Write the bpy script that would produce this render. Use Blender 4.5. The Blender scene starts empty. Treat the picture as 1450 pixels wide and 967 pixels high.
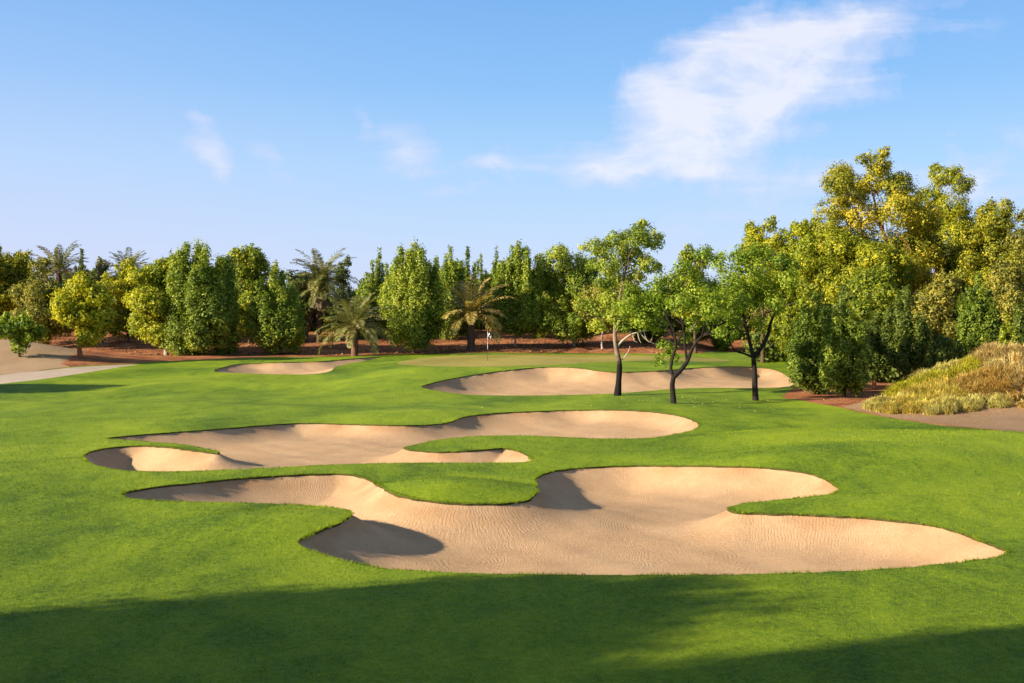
import bpy, math, random
import numpy as np
from mathutils import Vector

random.seed(7)
RNG = np.random.default_rng(11)
R = math.radians
scene = bpy.context.scene
COL = scene.collection

# ------------------------------------------------------------------ camera
F, CX, HY, CH = 1611.0, 725.0, 450.0, 4.0      # focal (px of the 1450 px photo), centre, horizon row, eye height (m)
cam_d = bpy.data.cameras.new('camera')
cam_d.sensor_width = 36.0
cam_d.lens = 36.0 * F / 1450.0
cam_d.shift_y = -(483.5 - HY) / 1450.0
cam_d.clip_end = 6000.0
cam = bpy.data.objects.new('camera', cam_d)
cam.location = (0, 0, CH)
cam.rotation_euler = (R(90), 0, 0)
COL.objects.link(cam)
scene.camera = cam

SUN_AZ, SUN_EL = 23.0, 20.0
SHADE = [(-25.0, 3.4, 11.4, 4.6), (-26.0, -1.6, 13.6, 4.6), (-21.0, -.3, 12.3, 4.2), (-27.0, -6.5, 13.2, 5.0), (-18.0, -5.0, 11.6, 3.6), (-39.5, 58.0, 7.0, 3.0)]

# ------------------------------------------------------------------ helpers
def sstep(a, b, x):
    t = np.clip((x - a) / (b - a), 0.0, 1.0)
    return t * t * (3 - 2 * t)

_W = []
_r = np.random.default_rng(5)
for lam, amp in ((17, .10), (11, .085), (7.5, .055), (5.2, .035), (3.4, .016), (2.3, .008)):
    for k in range(3):
        a = _r.uniform(0, math.pi)
        _W.append((math.cos(a) * 2 * math.pi / lam, math.sin(a) * 2 * math.pi / lam, _r.uniform(0, 6.28), amp * .6))

BUMPS = [  # x, y, radius x, radius y, height : humps in the turf
    (-1.2, 25.6, 2.2, 1.6, .36), (-4.6, 21.6, 2.6, 1.6, .32), (8.5, 24.2, 3.0, 1.0, .18),
    (-8.6, 34.0, 3.0, 1.6, .10), (1.0, 33.4, 3.0, 1.2, .12),
    (9.5, 30.5, 5.0, 2.5, .42), (13.5, 36.0, 6.0, 4.0, .45), (-13, 28.0, 4.0, 3.5, .15),
    (21.5, 50.5, 4.2, 3.2, 1.8), (29.0, 51.0, 6.0, 4.5, 1.5),
    (-38.0, 86.0, 6.0, 5.0, 1.35), (-50.0, 88.0, 9.0, 6.0, 1.6),
]

def z0(x, y):
    """Height of the turf before the bunkers are dug."""
    x = np.asarray(x, float); y = np.asarray(y, float)
    wl = sstep(-13.0, -5.0, x)
    rise = wl * 0.86 * sstep(56.0, 72.0, y) + (1 - wl) * 0.86 * sstep(58.0, 94.0, y)
    right = sstep(13.0, 19.0, x)
    z = rise * (1 - right) + right * 0.8 * sstep(58, 100, y)
    bank0 = 95.0 + 12.0 * sstep(14.0, 22.0, x) * (1 - sstep(32, 40, x)) - 25 * sstep(34, 44, x)
    z = z + 1.75 * sstep(0.0, 26.0, y - bank0)
    und = np.zeros_like(z)
    for kx, ky, ph, am in _W:
        und += am * np.sin(kx * x + ky * y + ph)
    z = z + und * (0.55 + 0.4 * sstep(95, 105, y)) * (0.25 + 0.75 * sstep(12.0, 24.0, y)) * (1 - sstep(300, 500, y))
    for bx, by, rx, ry, h in BUMPS:
        z = z + h * np.exp(-((x - bx) / rx) ** 2 - ((y - by) / ry) ** 2)
    return z

def ground(px, py):
    """Point of the turf seen at a pixel of the photograph."""
    s = (py - HY) / F
    u = (px - CX) / F
    Y = np.arange(8.0, 190.0, 0.1)
    g = CH - s * Y - z0(u * Y, Y)
    neg = np.nonzero(g < 0)[0]
    i = neg[0] if len(neg) else len(Y) - 1
    a, b = Y[max(i - 1, 0)], Y[i]
    for _ in range(30):
        m = (a + b) / 2
        if CH - s * m - float(z0(u * m, m)) < 0: b = m
        else: a = m
    return (u * a, a)

def at(px, py, D):
    return ((px - CX) / F * D, D, CH - (py - HY) / F * D)

def smooth_closed(pts, n=6):
    """Catmull-Rom through a closed outline."""
    P = np.array(pts, float); m = len(P); out = []
    for i in range(m):
        p0, p1, p2, p3 = P[i - 1], P[i], P[(i + 1) % m], P[(i + 2) % m]
        for k in range(n):
            t = k / n
            out.append(.5 * (2 * p1 + (p2 - p0) * t + (2 * p0 - 5 * p1 + 4 * p2 - p3) * t * t + (3 * p1 - p0 - 3 * p2 + p3) * t ** 3))
    return np.array(out)

def tag(o, label=None, cat=None, group=None, kind=None):
    if label: o['label'] = label
    if cat: o['category'] = cat
    if group: o['group'] = group
    if kind: o['kind'] = kind
    return o

def empty(name, loc, rz=0.0):
    o = bpy.data.objects.new(name, None)
    o.location = loc; o.rotation_euler = (0, 0, rz); o.empty_display_size = .3
    COL.objects.link(o)
    return o

def mesh_np(name, V, faces_flat, k, mat, parent=None, attrs=None, smooth=False):
    """One mesh object from numpy arrays; every face has k corners."""
    me = bpy.data.meshes.new(name)
    V = np.asarray(V, np.float32); Fa = np.asarray(faces_flat, np.int32).ravel()
    nf = len(Fa) // k
    me.vertices.add(len(V)); me.vertices.foreach_set('co', V.ravel())
    me.loops.add(len(Fa)); me.loops.foreach_set('vertex_index', Fa)
    me.polygons.add(nf)
    me.polygons.foreach_set('loop_start', np.arange(0, nf * k, k, dtype=np.int32))
    me.polygons.foreach_set('loop_total', np.full(nf, k, np.int32))
    if smooth: me.polygons.foreach_set('use_smooth', np.ones(nf, bool))
    for an, av in (attrs or {}).items():
        a = me.attributes.new(an, 'FLOAT', 'POINT'); a.data.foreach_set('value', np.asarray(av, np.float32))
    me.update(calc_edges=True)
    me.materials.append(mat)
    o = bpy.data.objects.new(name, me)
    COL.objects.link(o)
    if parent: o.parent = parent
    return o

class MB:
    """Collects quads and tris and builds ONE mesh."""
    def __init__(s): s.v = []; s.f = []
    def tube(s, path, rad, n=7, cap=True, wob=0.0):
        base = len(s.v); P = [Vector(p) for p in path]
        up = Vector((0.31, 0.95, 0.05))
        for i, p in enumerate(P):
            d = (P[min(i + 1, len(P) - 1)] - P[max(i - 1, 0)]).normalized()
            a = d.cross(up)
            if a.length < .1: a = d.cross(Vector((1, 0, 0)))
            a.normalize(); b = d.cross(a)
            for k in range(n):
                t = 2 * math.pi * k / n
                r = rad[i] * (1 + (random.uniform(-wob, wob) if wob else 0))
                s.v.append(tuple(p + (a * math.cos(t) + b * math.sin(t)) * r))
        for i in range(len(P) - 1):
            for k in range(n):
                k2 = (k + 1) % n
                s.f.append((base + i * n + k, base + i * n + k2, base + (i + 1) * n + k2, base + (i + 1) * n + k))
        if cap:
            s.f.append(tuple(base + k for k in range(n))[::-1])
            s.f.append(tuple(base + (len(P) - 1) * n + k for k in range(n)))
        return s
    def box(s, c, h):
        b = len(s.v)
        for x in (-1, 1):
            for y in (-1, 1):
                for z in (-1, 1):
                    s.v.append((c[0] + x * h[0], c[1] + y * h[1], c[2] + z * h[2]))
        for q in ((0, 1, 3, 2), (4, 6, 7, 5), (0, 4, 5, 1), (2, 3, 7, 6), (0, 2, 6, 4), (1, 5, 7, 3)):
            s.f.append(tuple(b + i for i in q))
        return s
    def build(s, name, mat, parent=None, smooth=True):
        me = bpy.data.meshes.new(name); me.from_pydata(s.v, [], s.f); me.materials.append(mat)
        if smooth: me.polygons.foreach_set('use_smooth', np.ones(len(me.polygons), bool))
        me.update()
        o = bpy.data.objects.new(name, me); COL.objects.link(o)
        if parent: o.parent = parent
        return o

def curve(pts, n=5):
    """Smooth open path through points."""
    P = [np.array(p, float) for p in pts]
    P = [2 * P[0] - P[1]] + P + [2 * P[-1] - P[-2]]
    out = []
    for i in range(1, len(P) - 2):
        p0, p1, p2, p3 = P[i - 1:i + 3]
        for k in range(n):
            t = k / n
            out.append(.5 * (2 * p1 + (p2 - p0) * t + (2 * p0 - 5 * p1 + 4 * p2 - p3) * t * t + (3 * p1 - p0 - 3 * p2 + p3) * t ** 3))
    out.append(P[-2])
    return [tuple(p) for p in out]

# ------------------------------------------------------------------ materials
def new_mat(name):
    m = bpy.data.materials.new(name); m.use_nodes = True
    nt = m.node_tree
    return m, nt, nt.nodes['Principled BSDF'], nt.nodes['Material Output']

def N(nt, typ, ins=None, **props):
    n = nt.nodes.new(typ)
    for k, v in props.items(): setattr(n, k, v)
    for k, v in (ins or {}).items():
        if hasattr(v, 'is_output') or isinstance(v, bpy.types.NodeSocket): nt.links.new(v, n.inputs[k])
        else: n.inputs[k].default_value = v
    return n

def math_n(nt, op, a, b=None, c=None, clamp=False):
    n = nt.nodes.new('ShaderNodeMath'); n.operation = op; n.use_clamp = clamp
    for i, v in enumerate((a, b, c)):
        if v is None: continue
        if isinstance(v, bpy.types.NodeSocket): nt.links.new(v, n.inputs[i])
        else: n.inputs[i].default_value = v
    return n.outputs[0]

def mixc(nt, f, a, b, blend='MIX'):
    n = nt.nodes.new('ShaderNodeMix'); n.data_type = 'RGBA'; n.blend_type = blend
    for i, v in ((0, f), (6, a), (7, b)):
        if isinstance(v, bpy.types.NodeSocket): nt.links.new(v, n.inputs[i])
        elif i == 0: n.inputs[0].default_value = v
        else: n.inputs[i].default_value = tuple(v) + (1,) if len(v) == 3 else v
    return n.outputs[2]

def ramp(nt, fac, stops):
    n = nt.nodes.new('ShaderNodeValToRGB'); nt.links.new(fac, n.inputs[0])
    el = n.color_ramp.elements
    while len(el) < len(stops): el.new(.5)
    for e, (p, c) in zip(el, stops):
        e.position = p; e.color = tuple(c) + (1,) if len(c) == 3 else c
    return n.outputs[0]

def maprange(nt, v, a, b, c=0.0, d=1.0, smooth=False):
    n = nt.nodes.new('ShaderNodeMapRange'); n.interpolation_type = 'SMOOTHSTEP' if smooth else 'LINEAR'
    nt.links.new(v, n.inputs[0])
    for i, x in enumerate((a, b, c, d)): n.inputs[i + 1].default_value = x
    return n.outputs[0]

def noise(nt, vec, scale, detail=3.0, rough=.55, dist=0.0):
    n = nt.nodes.new('ShaderNodeTexNoise'); nt.links.new(vec, n.inputs['Vector'])
    n.inputs['Scale'].default_value = scale; n.inputs['Detail'].default_value = detail
    n.inputs['Roughness'].default_value = rough; n.inputs['Distortion'].default_value = dist
    return n.outputs['Fac']

def mapping(nt, vec, scale=(1, 1, 1), rot=(0, 0, 0), loc=(0, 0, 0)):
    n = nt.nodes.new('ShaderNodeMapping'); nt.links.new(vec, n.inputs[0])
    n.inputs['Scale'].default_value = scale; n.inputs['Rotation'].default_value = rot; n.inputs['Location'].default_value = loc
    return n.outputs[0]

def objco(nt):
    return nt.nodes.new('ShaderNodeTexCoord').outputs['Object']

def bump(nt, h, strength, dist, prev=None):
    n = nt.nodes.new('ShaderNodeBump'); n.inputs['Strength'].default_value = strength; n.inputs['Distance'].default_value = dist
    nt.links.new(h, n.inputs['Height'])
    if prev is not None: nt.links.new(prev, n.inputs['Normal'])
    return n.outputs[0]

def leaf_mat(name, lo, mid, hi, transl=.3, rough=.55, spec=.3, gain=1.75):
    """Leaves: the tone attribute (per leaf and per bough) picks the leaf's own colour."""
    m, nt, p, out = new_mat(name)
    a = N(nt, 'ShaderNodeAttribute', attribute_name='tone').outputs['Fac']
    lo, mid, hi = ([min(.75, v * gain) for v in c_] for c_ in (lo, mid, hi))
    c = ramp(nt, a, [(0.08, lo), (.5, mid), (.92, hi)])
    nt.links.new(c, p.inputs['Base Color'])
    p.inputs['Roughness'].default_value = rough
    p.inputs['Specular IOR Level'].default_value = spec
    tr = N(nt, 'ShaderNodeBsdfTranslucent')
    c2 = mixc(nt, 1.0, c, (1.0, 1.0, .55), 'MULTIPLY')
    nt.links.new(c2, tr.inputs['Color'])
    mx = N(nt, 'ShaderNodeMixShader', {0: transl, 1: p.outputs[0], 2: tr.outputs[0]})
    nt.links.new(mx.outputs[0], out.inputs['Surface'])
    return m

def bark_mat(name, lo, hi, scale=6.0, dark_below=None, dark=(.012, .010, .009)):
    m, nt, p, out = new_mat(name)
    co = objco(nt)
    v = mapping(nt, co, (1, 1, .22))
    f = noise(nt, v, scale, 5, .7, .4)
    c = ramp(nt, f, [(.3, lo), (.7, hi)])
    if dark_below is not None:   # lower bark is a different, dark bark
        z = N(nt, 'ShaderNodeSeparateXYZ', {0: co}).outputs[2]
        f2 = noise(nt, co, 3.2, 4, .6)
        zz = math_n(nt, 'ADD', z, math_n(nt, 'MULTIPLY', math_n(nt, 'SUBTRACT', f2, .5), 1.6))
        k = maprange(nt, zz, dark_below - .25, dark_below + .25)
        c = mixc(nt, k, dark, c)
    nt.links.new(c, p.inputs['Base Color'])
    p.inputs['Roughness'].default_value = .9; p.inputs['Specular IOR Level'].default_value = .15
    nt.links.new(bump(nt, f, .8, .03), p.inputs['Normal'])
    return m

def plain_mat(name, c, rough=.6, spec=.3):
    m, nt, p, out = new_mat(name)
    co = objco(nt)
    f = noise(nt, co, 25, 4)
    nt.links.new(mixc(nt, f, [x * .82 for x in c], [min(1, x * 1.12) for x in c]), p.inputs['Base Color'])
    p.inputs['Roughness'].default_value = rough; p.inputs['Specular IOR Level'].default_value = spec
    return m
# ------------------------------------------------------------------ outlines on the ground
OUT_FRONT = [(174,700),(190,694),(230,688),(280,683),(340,677),(400,673),(450,671),(490,671),(520,677),(540,689),(562,699),(595,707),(640,712),(690,713),(730,711),(752,704),(762,694),(758,685),(761,676),(775,669),(800,664),(840,661),(900,659),(980,659),(1060,660.5),(1110,664),(1150,671),(1175,682),(1187,693),(1178,699),(1150,703),(1100,708),(1060,712),(1038,716),(1031,720),(1042,725),(1070,726),(1110,727),(1160,729),(1220,732),(1280,738),(1320,743),(1360,754),(1390,766),(1415,774),(1425,780),(1418,786),(1390,792),(1330,799),(1250,806),(1150,811),(1050,813),(950,814),(850,814),(750,813),(650,811),(560,806),(500,797),(460,786),(432,775),(422,768),(430,761),(455,750),(480,740),(495,732),(498,726),(488,721),(460,717.5),(400,714),(330,711.5),(260,710),(210,708),(183,705)]
OUT_MIDDLE = [(118,645),(128,639),(160,633),(210,631),(255,634.5),(290,639.5),(306,641.5),(311,640),(300,637),(270,631.5),(230,627),(190,623.5),(160,622),(152,620),(190,616),(250,611.5),(330,605.5),(400,600),(450,599),(520,601),(580,602),(630,599),(658,590),(700,585),(760,582),(840,580),(900,581),(950,586),(978,593),(990,601),(983,608),(960,614),(930,619),(890,621),(840,620.5),(780,618),(720,616.5),(660,618.5),(620,623),(590,629),(573,634),(590,637.5),(630,639.5),(690,636),(715,634.5),(738,640),(750,648),(744,654),(700,655),(640,655),(560,655.5),(480,657.5),(410,661),(340,664.5),(260,667),(200,667),(160,664),(132,657),(120,650)]
OUT_FAR = [(597,547.5),(612,542),(650,534),(700,526.5),(750,521),(790,519.5),(820,521),(850,525),(880,526.5),(930,525),(980,521),(1020,519),(1060,519),(1095,523),(1115,532),(1125,543),(1110,548),(1060,549.5),(1000,549),(950,551),(900,555),(860,557.5),(790,559.5),(720,560),(660,558.5),(620,553.5),(602,550)]
OUT_SMALL = [(304,524),(320,519),(340,515.3),(400,513),(450,511.7),(490,508.5),(540,505),(522,510),(492,515),(474,520),(469,525),(445,529.5),(400,530),(340,528.5),(310,527)]
OUT_GREEN = [(562,514),(590,508),(640,503.5),(700,502),(800,502),(900,503),(960,505.5),(1015,508),(1032,511),(1000,512),(930,510.5),(850,512.5),(780,516.5),(690,519),(620,518.5),(580,517)]
OUT_CART = [(-160,549),(0,531),(50,526),(100,520.5),(150,517.6),(188,516.2),(196,516.4),(175,519),(122,527.5),(62,536.5),(0,543.5),(-160,563)]

def to_world(px_outline, n=6):
    pts = smooth_closed(px_outline, n)
    return np.array([ground(a, b) for a, b in pts])

P_FRONT, P_MID, P_FAR, P_SMALL = (to_world(o) for o in (OUT_FRONT, OUT_MIDDLE, OUT_FAR, OUT_SMALL))
P_GREEN, P_CART = to_world(OUT_GREEN), to_world(OUT_CART)

# bare reddish earth under the tree belt, beyond the turf
edge = [(-160,548),(0,530.5),(60,524),(105,519),(150,516.5),(190,515),(240,511),(300,509),(345,507.5),(400,505.5),(450,504.5),(500,504),(545,503),(600,501),(680,499.5),(780,499.5),(860,500),(930,501),(975,501),(1000,499)]
e1 = [ground(*p) for p in edge]
e2 = [ground(*p) for p in [(1108,500),(1135,523),(1128,545),(1106,562),(1150,570),(1190,577),(1250,590),(1310,599),(1380,606),(1450,612.5),(1560,628)]]
P_EARTH = np.array([(-160.0, 40.0)] + e1 + [(19.5, 108.0), (26.0, 108.0)] + e2 + [(60.0, 30.0), (700.0, 30.0), (700.0, 900.0), (-700.0, 900.0), (-700.0, 40.0)])
# pale dune sand at the left edge
P_DUNE = np.array([ground(*p) for p in [(-160,547),(0,530),(60,523.6),(100,519),(85,515)]] + [(-33.5, 92.0), (-38.0, 97.0), (-60.0, 99.0), (-75, 80)])
# pale brown track in front of the ornamental grass on the right
P_TRACK = np.array([ground(*p) for p in [(1192,576),(1250,589),(1310,598),(1380,605),(1450,611.5),(1560,627)]] + [(50.0, 36.0), (52, 60), (30.0, 56.0), (20.0, 55.0)] + [ground(1215, 571)])

def sdf(P, X, Y, along=False):
    """Signed distance (positive inside) to a closed outline, for points near it."""
    lo = P.min(0) - 4.0; hi = P.max(0) + 4.0
    out = np.full(X.shape, -4.0); al = np.zeros(X.shape)
    idx = np.nonzero((X > lo[0]) & (X < hi[0]) & (Y > lo[1]) & (Y < hi[1]))[0]
    A = P; B = np.roll(P, -1, 0); E = B - A; L2 = (E ** 2).sum(1) + 1e-12
    S = np.concatenate([[0], np.cumsum(np.sqrt(L2))])[:-1]
    for c in range(0, len(idx), 4000):
        ii = idx[c:c + 4000]; x = X[ii][:, None]; y = Y[ii][:, None]
        dx = x - A[:, 0]; dy = y - A[:, 1]
        t = np.clip((dx * E[:, 0] + dy * E[:, 1]) / L2, 0, 1)
        d2 = (dx - t * E[:, 0]) ** 2 + (dy - t * E[:, 1]) ** 2
        k = d2.argmin(1); r = np.arange(len(ii))
        d = np.sqrt(d2[r, k])
        cr = (A[:, 1] > y) != (B[:, 1] > y)
        with np.errstate(divide='ignore', invalid='ignore'):
            xi = A[:, 0] + (y - A[:, 1]) * E[:, 0] / np.where(E[:, 1] == 0, 1e-12, E[:, 1])
        ins = ((cr & (x < xi)).sum(1) % 2) == 1
        out[ii] = np.where(ins, d, -d)
        al[ii] = S[k] + t[r, k] * np.sqrt(L2[k])
    return (out, al) if along else out

def cut(V, T, s):
    """Cut a triangle sheet along s = 0. Returns (inside sheet, outside sheet, rim edges); vertices on the rim are shared exactly."""
    s = np.where(np.abs(s) < 1e-4, 1e-4, s)
    pos = s > 0
    cnt = pos[T].sum(1)
    Tin, Tout, Tx = T[cnt == 3], T[cnt == 0], T[(cnt > 0) & (cnt < 3)]
    if len(Tx) == 0: return T[:0], T, V, np.zeros((0, 2), int)
    cache = {}; newV = []; n0 = len(V)
    def ev(a, b):
        k = (a, b) if a < b else (b, a)
        if k not in cache:
            t = s[a] / (s[a] - s[b]); cache[k] = n0 + len(newV); newV.append(V[a] + (V[b] - V[a]) * t)
        return cache[k]
    ti, to, rim = [], [], []
    for tri in Tx.tolist():
        p = [bool(pos[i]) for i in tri]
        odd = [i for i in range(3) if p.count(p[i]) == 1][0]
        a, b, c = tri[odd], tri[(odd + 1) % 3], tri[(odd + 2) % 3]
        ab, ac = ev(a, b), ev(a, c)
        one, two = [(a, ab, ac)], [(ab, b, c), (ab, c, ac)]
        if p[odd]: ti += one; to += two; rim.append((ab, ac))
        else: to += one; ti += two; rim.append((ac, ab))
    V2 = np.concatenate([V, np.array(newV)])
    return np.concatenate([Tin, np.array(ti, int)]), np.concatenate([Tout, np.array(to, int)]), V2, np.array(rim, int)

def axis(segs):
    out = [segs[0][0]]
    for a, b, s0, s1 in segs:
        x = a
        n = max(1, int(round((b - a) / ((s0 + s1) / 2))))
        w = np.linspace(s0, s1, n); w = w / w.sum() * (b - a)
        out += list(a + np.cumsum(w))
    return np.array(out)

gx = axis([(-3000,-300,400,100),(-300,-60,40,1.5),(-60,-24,.8,.22),(-24,-10,.2,.09),(-10,11,.085,.085),(11,24,.1,.22),(24,60,.25,1.0),(60,300,1.5,40),(300,3000,100,400)])
gy = axis([(-300,-40,60,8),(-40,8,4,.4),(8,15,.3,.1),(15,40,.085,.1),(40,60,.12,.2),(60,100,.22,.28),(100,140,.3,1.5),(140,400,3,50),(400,3500,100,600)])
NX, NY = len(gx), len(gy)
GX, GY = np.meshgrid(gx, gy)
V = np.stack([GX.ravel(), GY.ravel()], 1)
i = (np.arange(NY - 1)[:, None] * NX + np.arange(NX - 1)[None, :]).ravel()
T = np.concatenate([np.stack([i, i + 1, i + NX + 1], 1), np.stack([i, i + NX + 1, i + NX], 1)])

def compact(V, T):
    u, inv = np.unique(T.ravel(), return_inverse=True)
    return V[u], inv.reshape(-1, 3)

# --- ground materials
def grass_mat(name, lo, mid, hi, fine=1.0, blade=False):
    m, nt, p, out = new_mat(name)
    co = objco(nt)
    big = noise(nt, mapping(nt, co, (1, .7, 1)), .13, 4, .6, .8)
    med = noise(nt, mapping(nt, co, (1.3, .8, 1)), .8, 5, .7, .5)
    sm = noise(nt, co, 9, 5, .75)
    f = math_n(nt, 'ADD', math_n(nt, 'MULTIPLY', big, .66), math_n(nt, 'MULTIPLY', med, .34))
    f = math_n(nt, 'ADD', f, math_n(nt, 'MULTIPLY', math_n(nt, 'SUBTRACT', sm, .5), .3 if blade else .45))
    if blade:
        t = N(nt, 'ShaderNodeAttribute', attribute_name='tone').outputs['Fac']
        f = math_n(nt, 'ADD', f, math_n(nt, 'MULTIPLY', math_n(nt, 'SUBTRACT', t, .45), .22))
    c = ramp(nt, f, [(.36, lo), (.5, mid), (.64, hi)])
    # thin, yellowish worn spots
    w = maprange(nt, noise(nt, mapping(nt, co, (.6, 1, 1)), .6, 6, .75), .60, .76)
    c = mixc(nt, math_n(nt, 'MULTIPLY', w, .3), c, (.20, .19, .022))
    nt.links.new(c, p.inputs['Base Color'])
    p.inputs['Roughness'].default_value = .75; p.inputs['Specular IOR Level'].default_value = .12
    if blade:
        tr = N(nt, 'ShaderNodeBsdfTranslucent', {'Color': c})
        mx = N(nt, 'ShaderNodeMixShader', {0: .3, 1: p.outputs[0], 2: tr.outputs[0]})
        nt.links.new(mx.outputs[0], out.inputs['Surface'])
        return m
    b1 = noise(nt, co, 42, 4, .75)
    b2 = noise(nt, mapping(nt, co, (1, .6, 1)), 5, 5, .65)
    nb = bump(nt, b2, .5 * fine, .07)
    nb = bump(nt, b1, .9 * fine, .025, nb)
    nt.links.new(nb, p.inputs['Normal'])
    return m

GL3 = ((.062, .118, .006), (.158, .236, .009), (.255, .325, .013))
M_LAWN = grass_mat('turf', *GL3)
M_BLADE = grass_mat('grass_blades', *GL3, blade=True)
M_GREEN = grass_mat('putting_turf', (.245, .215, .045), (.30, .25, .058), (.35, .285, .075), .35)

def sand_mat():
    m, nt, p, out = new_mat('bunker_sand')
    co = objco(nt)
    rim = N(nt, 'ShaderNodeAttribute', attribute_name='rim').outputs['Fac']
    al = N(nt, 'ShaderNodeAttribute', attribute_name='along').outputs['Fac']
    flat = maprange(nt, rim, .9, 1.6, smooth=True)
    n1 = noise(nt, co, .55, 4, .6)
    n2 = noise(nt, co, 6, 5, .7)
    n3 = noise(nt, co, 60, 3, .7)
    f = math_n(nt, 'ADD', math_n(nt, 'MULTIPLY', n1, .45), math_n(nt, 'MULTIPLY', n2, .35))
    f = math_n(nt, 'ADD', f, math_n(nt, 'MULTIPLY', n3, .2))
    c = ramp(nt, f, [(.3, (.395, .245, .128)), (.5, (.485, .313, .172)), (.7, (.565, .385, .228))])
    # raw, redder sand low on the banks just under the turf
    red = math_n(nt, 'MULTIPLY', maprange(nt, rim, .75, .0, smooth=True), maprange(nt, noise(nt, co, .8, 3), .42, .6))
    c = mixc(nt, math_n(nt, 'MULTIPLY', red, .55), c, (.36, .185, .080))
    nt.links.new(c, p.inputs['Base Color'])
    p.inputs['Roughness'].default_value = .95; p.inputs['Specular IOR Level'].default_value = .1
    # rake marks: swirls on the floor, strokes down the banks
    wv = N(nt, 'ShaderNodeVectorMath', {0: co, 1: (0, 0, 0)}, operation='ADD').outputs[0]
    wob = N(nt, 'ShaderNodeTexNoise', {'Vector': co, 'Scale': .9, 'Detail': 2.0})
    off = N(nt, 'ShaderNodeVectorMath', {0: wob.outputs['Color'], 1: (.5, .5, 0)}, operation='MULTIPLY').outputs[0]
    pv = N(nt, 'ShaderNodeVectorMath', {0: wv, 1: off}, operation='ADD').outputs[0]
    pv = mapping(nt, pv, (1, .62, 0))
    vor = N(nt, 'ShaderNodeTexVoronoi', {'Vector': pv, 'Scale': .42, 'Randomness': 1.0}, feature='SMOOTH_F1')
    vor.inputs['Smoothness'].default_value = .25
    ring = math_n(nt, 'SINE', math_n(nt, 'MULTIPLY', vor.outputs['Distance'], 290.0))
    fade = maprange(nt, noise(nt, co, .8, 2), .35, .62)
    ring = math_n(nt, 'MULTIPLY', math_n(nt, 'MULTIPLY', ring, flat), fade)
    al2 = math_n(nt, 'ADD', al, math_n(nt, 'MULTIPLY', noise(nt, co, 2.2, 3), .22))
    st = math_n(nt, 'SINE', math_n(nt, 'MULTIPLY', al2, 95.0))
    st = math_n(nt, 'MULTIPLY', st, math_n(nt, 'SUBTRACT', 1.0, flat))
    st = math_n(nt, 'MULTIPLY', st, maprange(nt, noise(nt, co, 3.0, 3), .3, .6))
    lines = math_n(nt, 'ADD', ring, st)
    nb = bump(nt, lines, .32, .0065)
    nb = bump(nt, noise(nt, co, 14, 5, .8), .6, .045, nb)
    nb = bump(nt, noise(nt, co, 26, 3, .8), .55, .025, nb)
    nb = bump(nt, n3, .5, .012, nb)
    nt.links.new(nb, p.inputs['Normal'])
    return m
M_SAND = sand_mat()

def earth_mat(name, stops, sc=.35, bs=.6):
    m, nt, p, out = new_mat(name)
    co = objco(nt)
    f = math_n(nt, 'ADD', math_n(nt, 'MULTIPLY', noise(nt, co, sc, 4, .6), .55), math_n(nt, 'MULTIPLY', noise(nt, co, 5, 5, .7), .45))
    c = ramp(nt, f, stops)
    nt.links.new(c, p.inputs['Base Color'])
    p.inputs['Roughness'].default_value = .95; p.inputs['Specular IOR Level'].default_value = .08
    nt.links.new(bump(nt, noise(nt, co, 6, 6, .7), bs, .12), p.inputs['Normal'])
    return m
M_EARTH = earth_mat('red_earth', [(.34, (.10, .048, .025)), (.45, (.25, .092, .040)), (.55, (.38, .155, .066)), (.66, (.48, .24, .125))], .5, .9)
M_DUNE = earth_mat('dune_sand', [(.35, (.30, .20, .12)), (.65, (.40, .28, .17))], .3, .3)
M_TRACK = earth_mat('track_dirt', [(.35, (.23, .14, .075)), (.65, (.34, .22, .125))], .4, .5)
M_CART = earth_mat('path_paving', [(.35, (.40, .315, .235)), (.65, (.50, .40, .305))], .5, .2)
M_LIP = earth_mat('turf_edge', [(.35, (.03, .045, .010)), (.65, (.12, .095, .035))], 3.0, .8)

# --- cut the sheet
def depth_of(d, dm, w):
    q = np.maximum(d, 0) / w
    return .045 + dm * q / (1 + q ** 3) ** (1 / 3)

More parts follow.
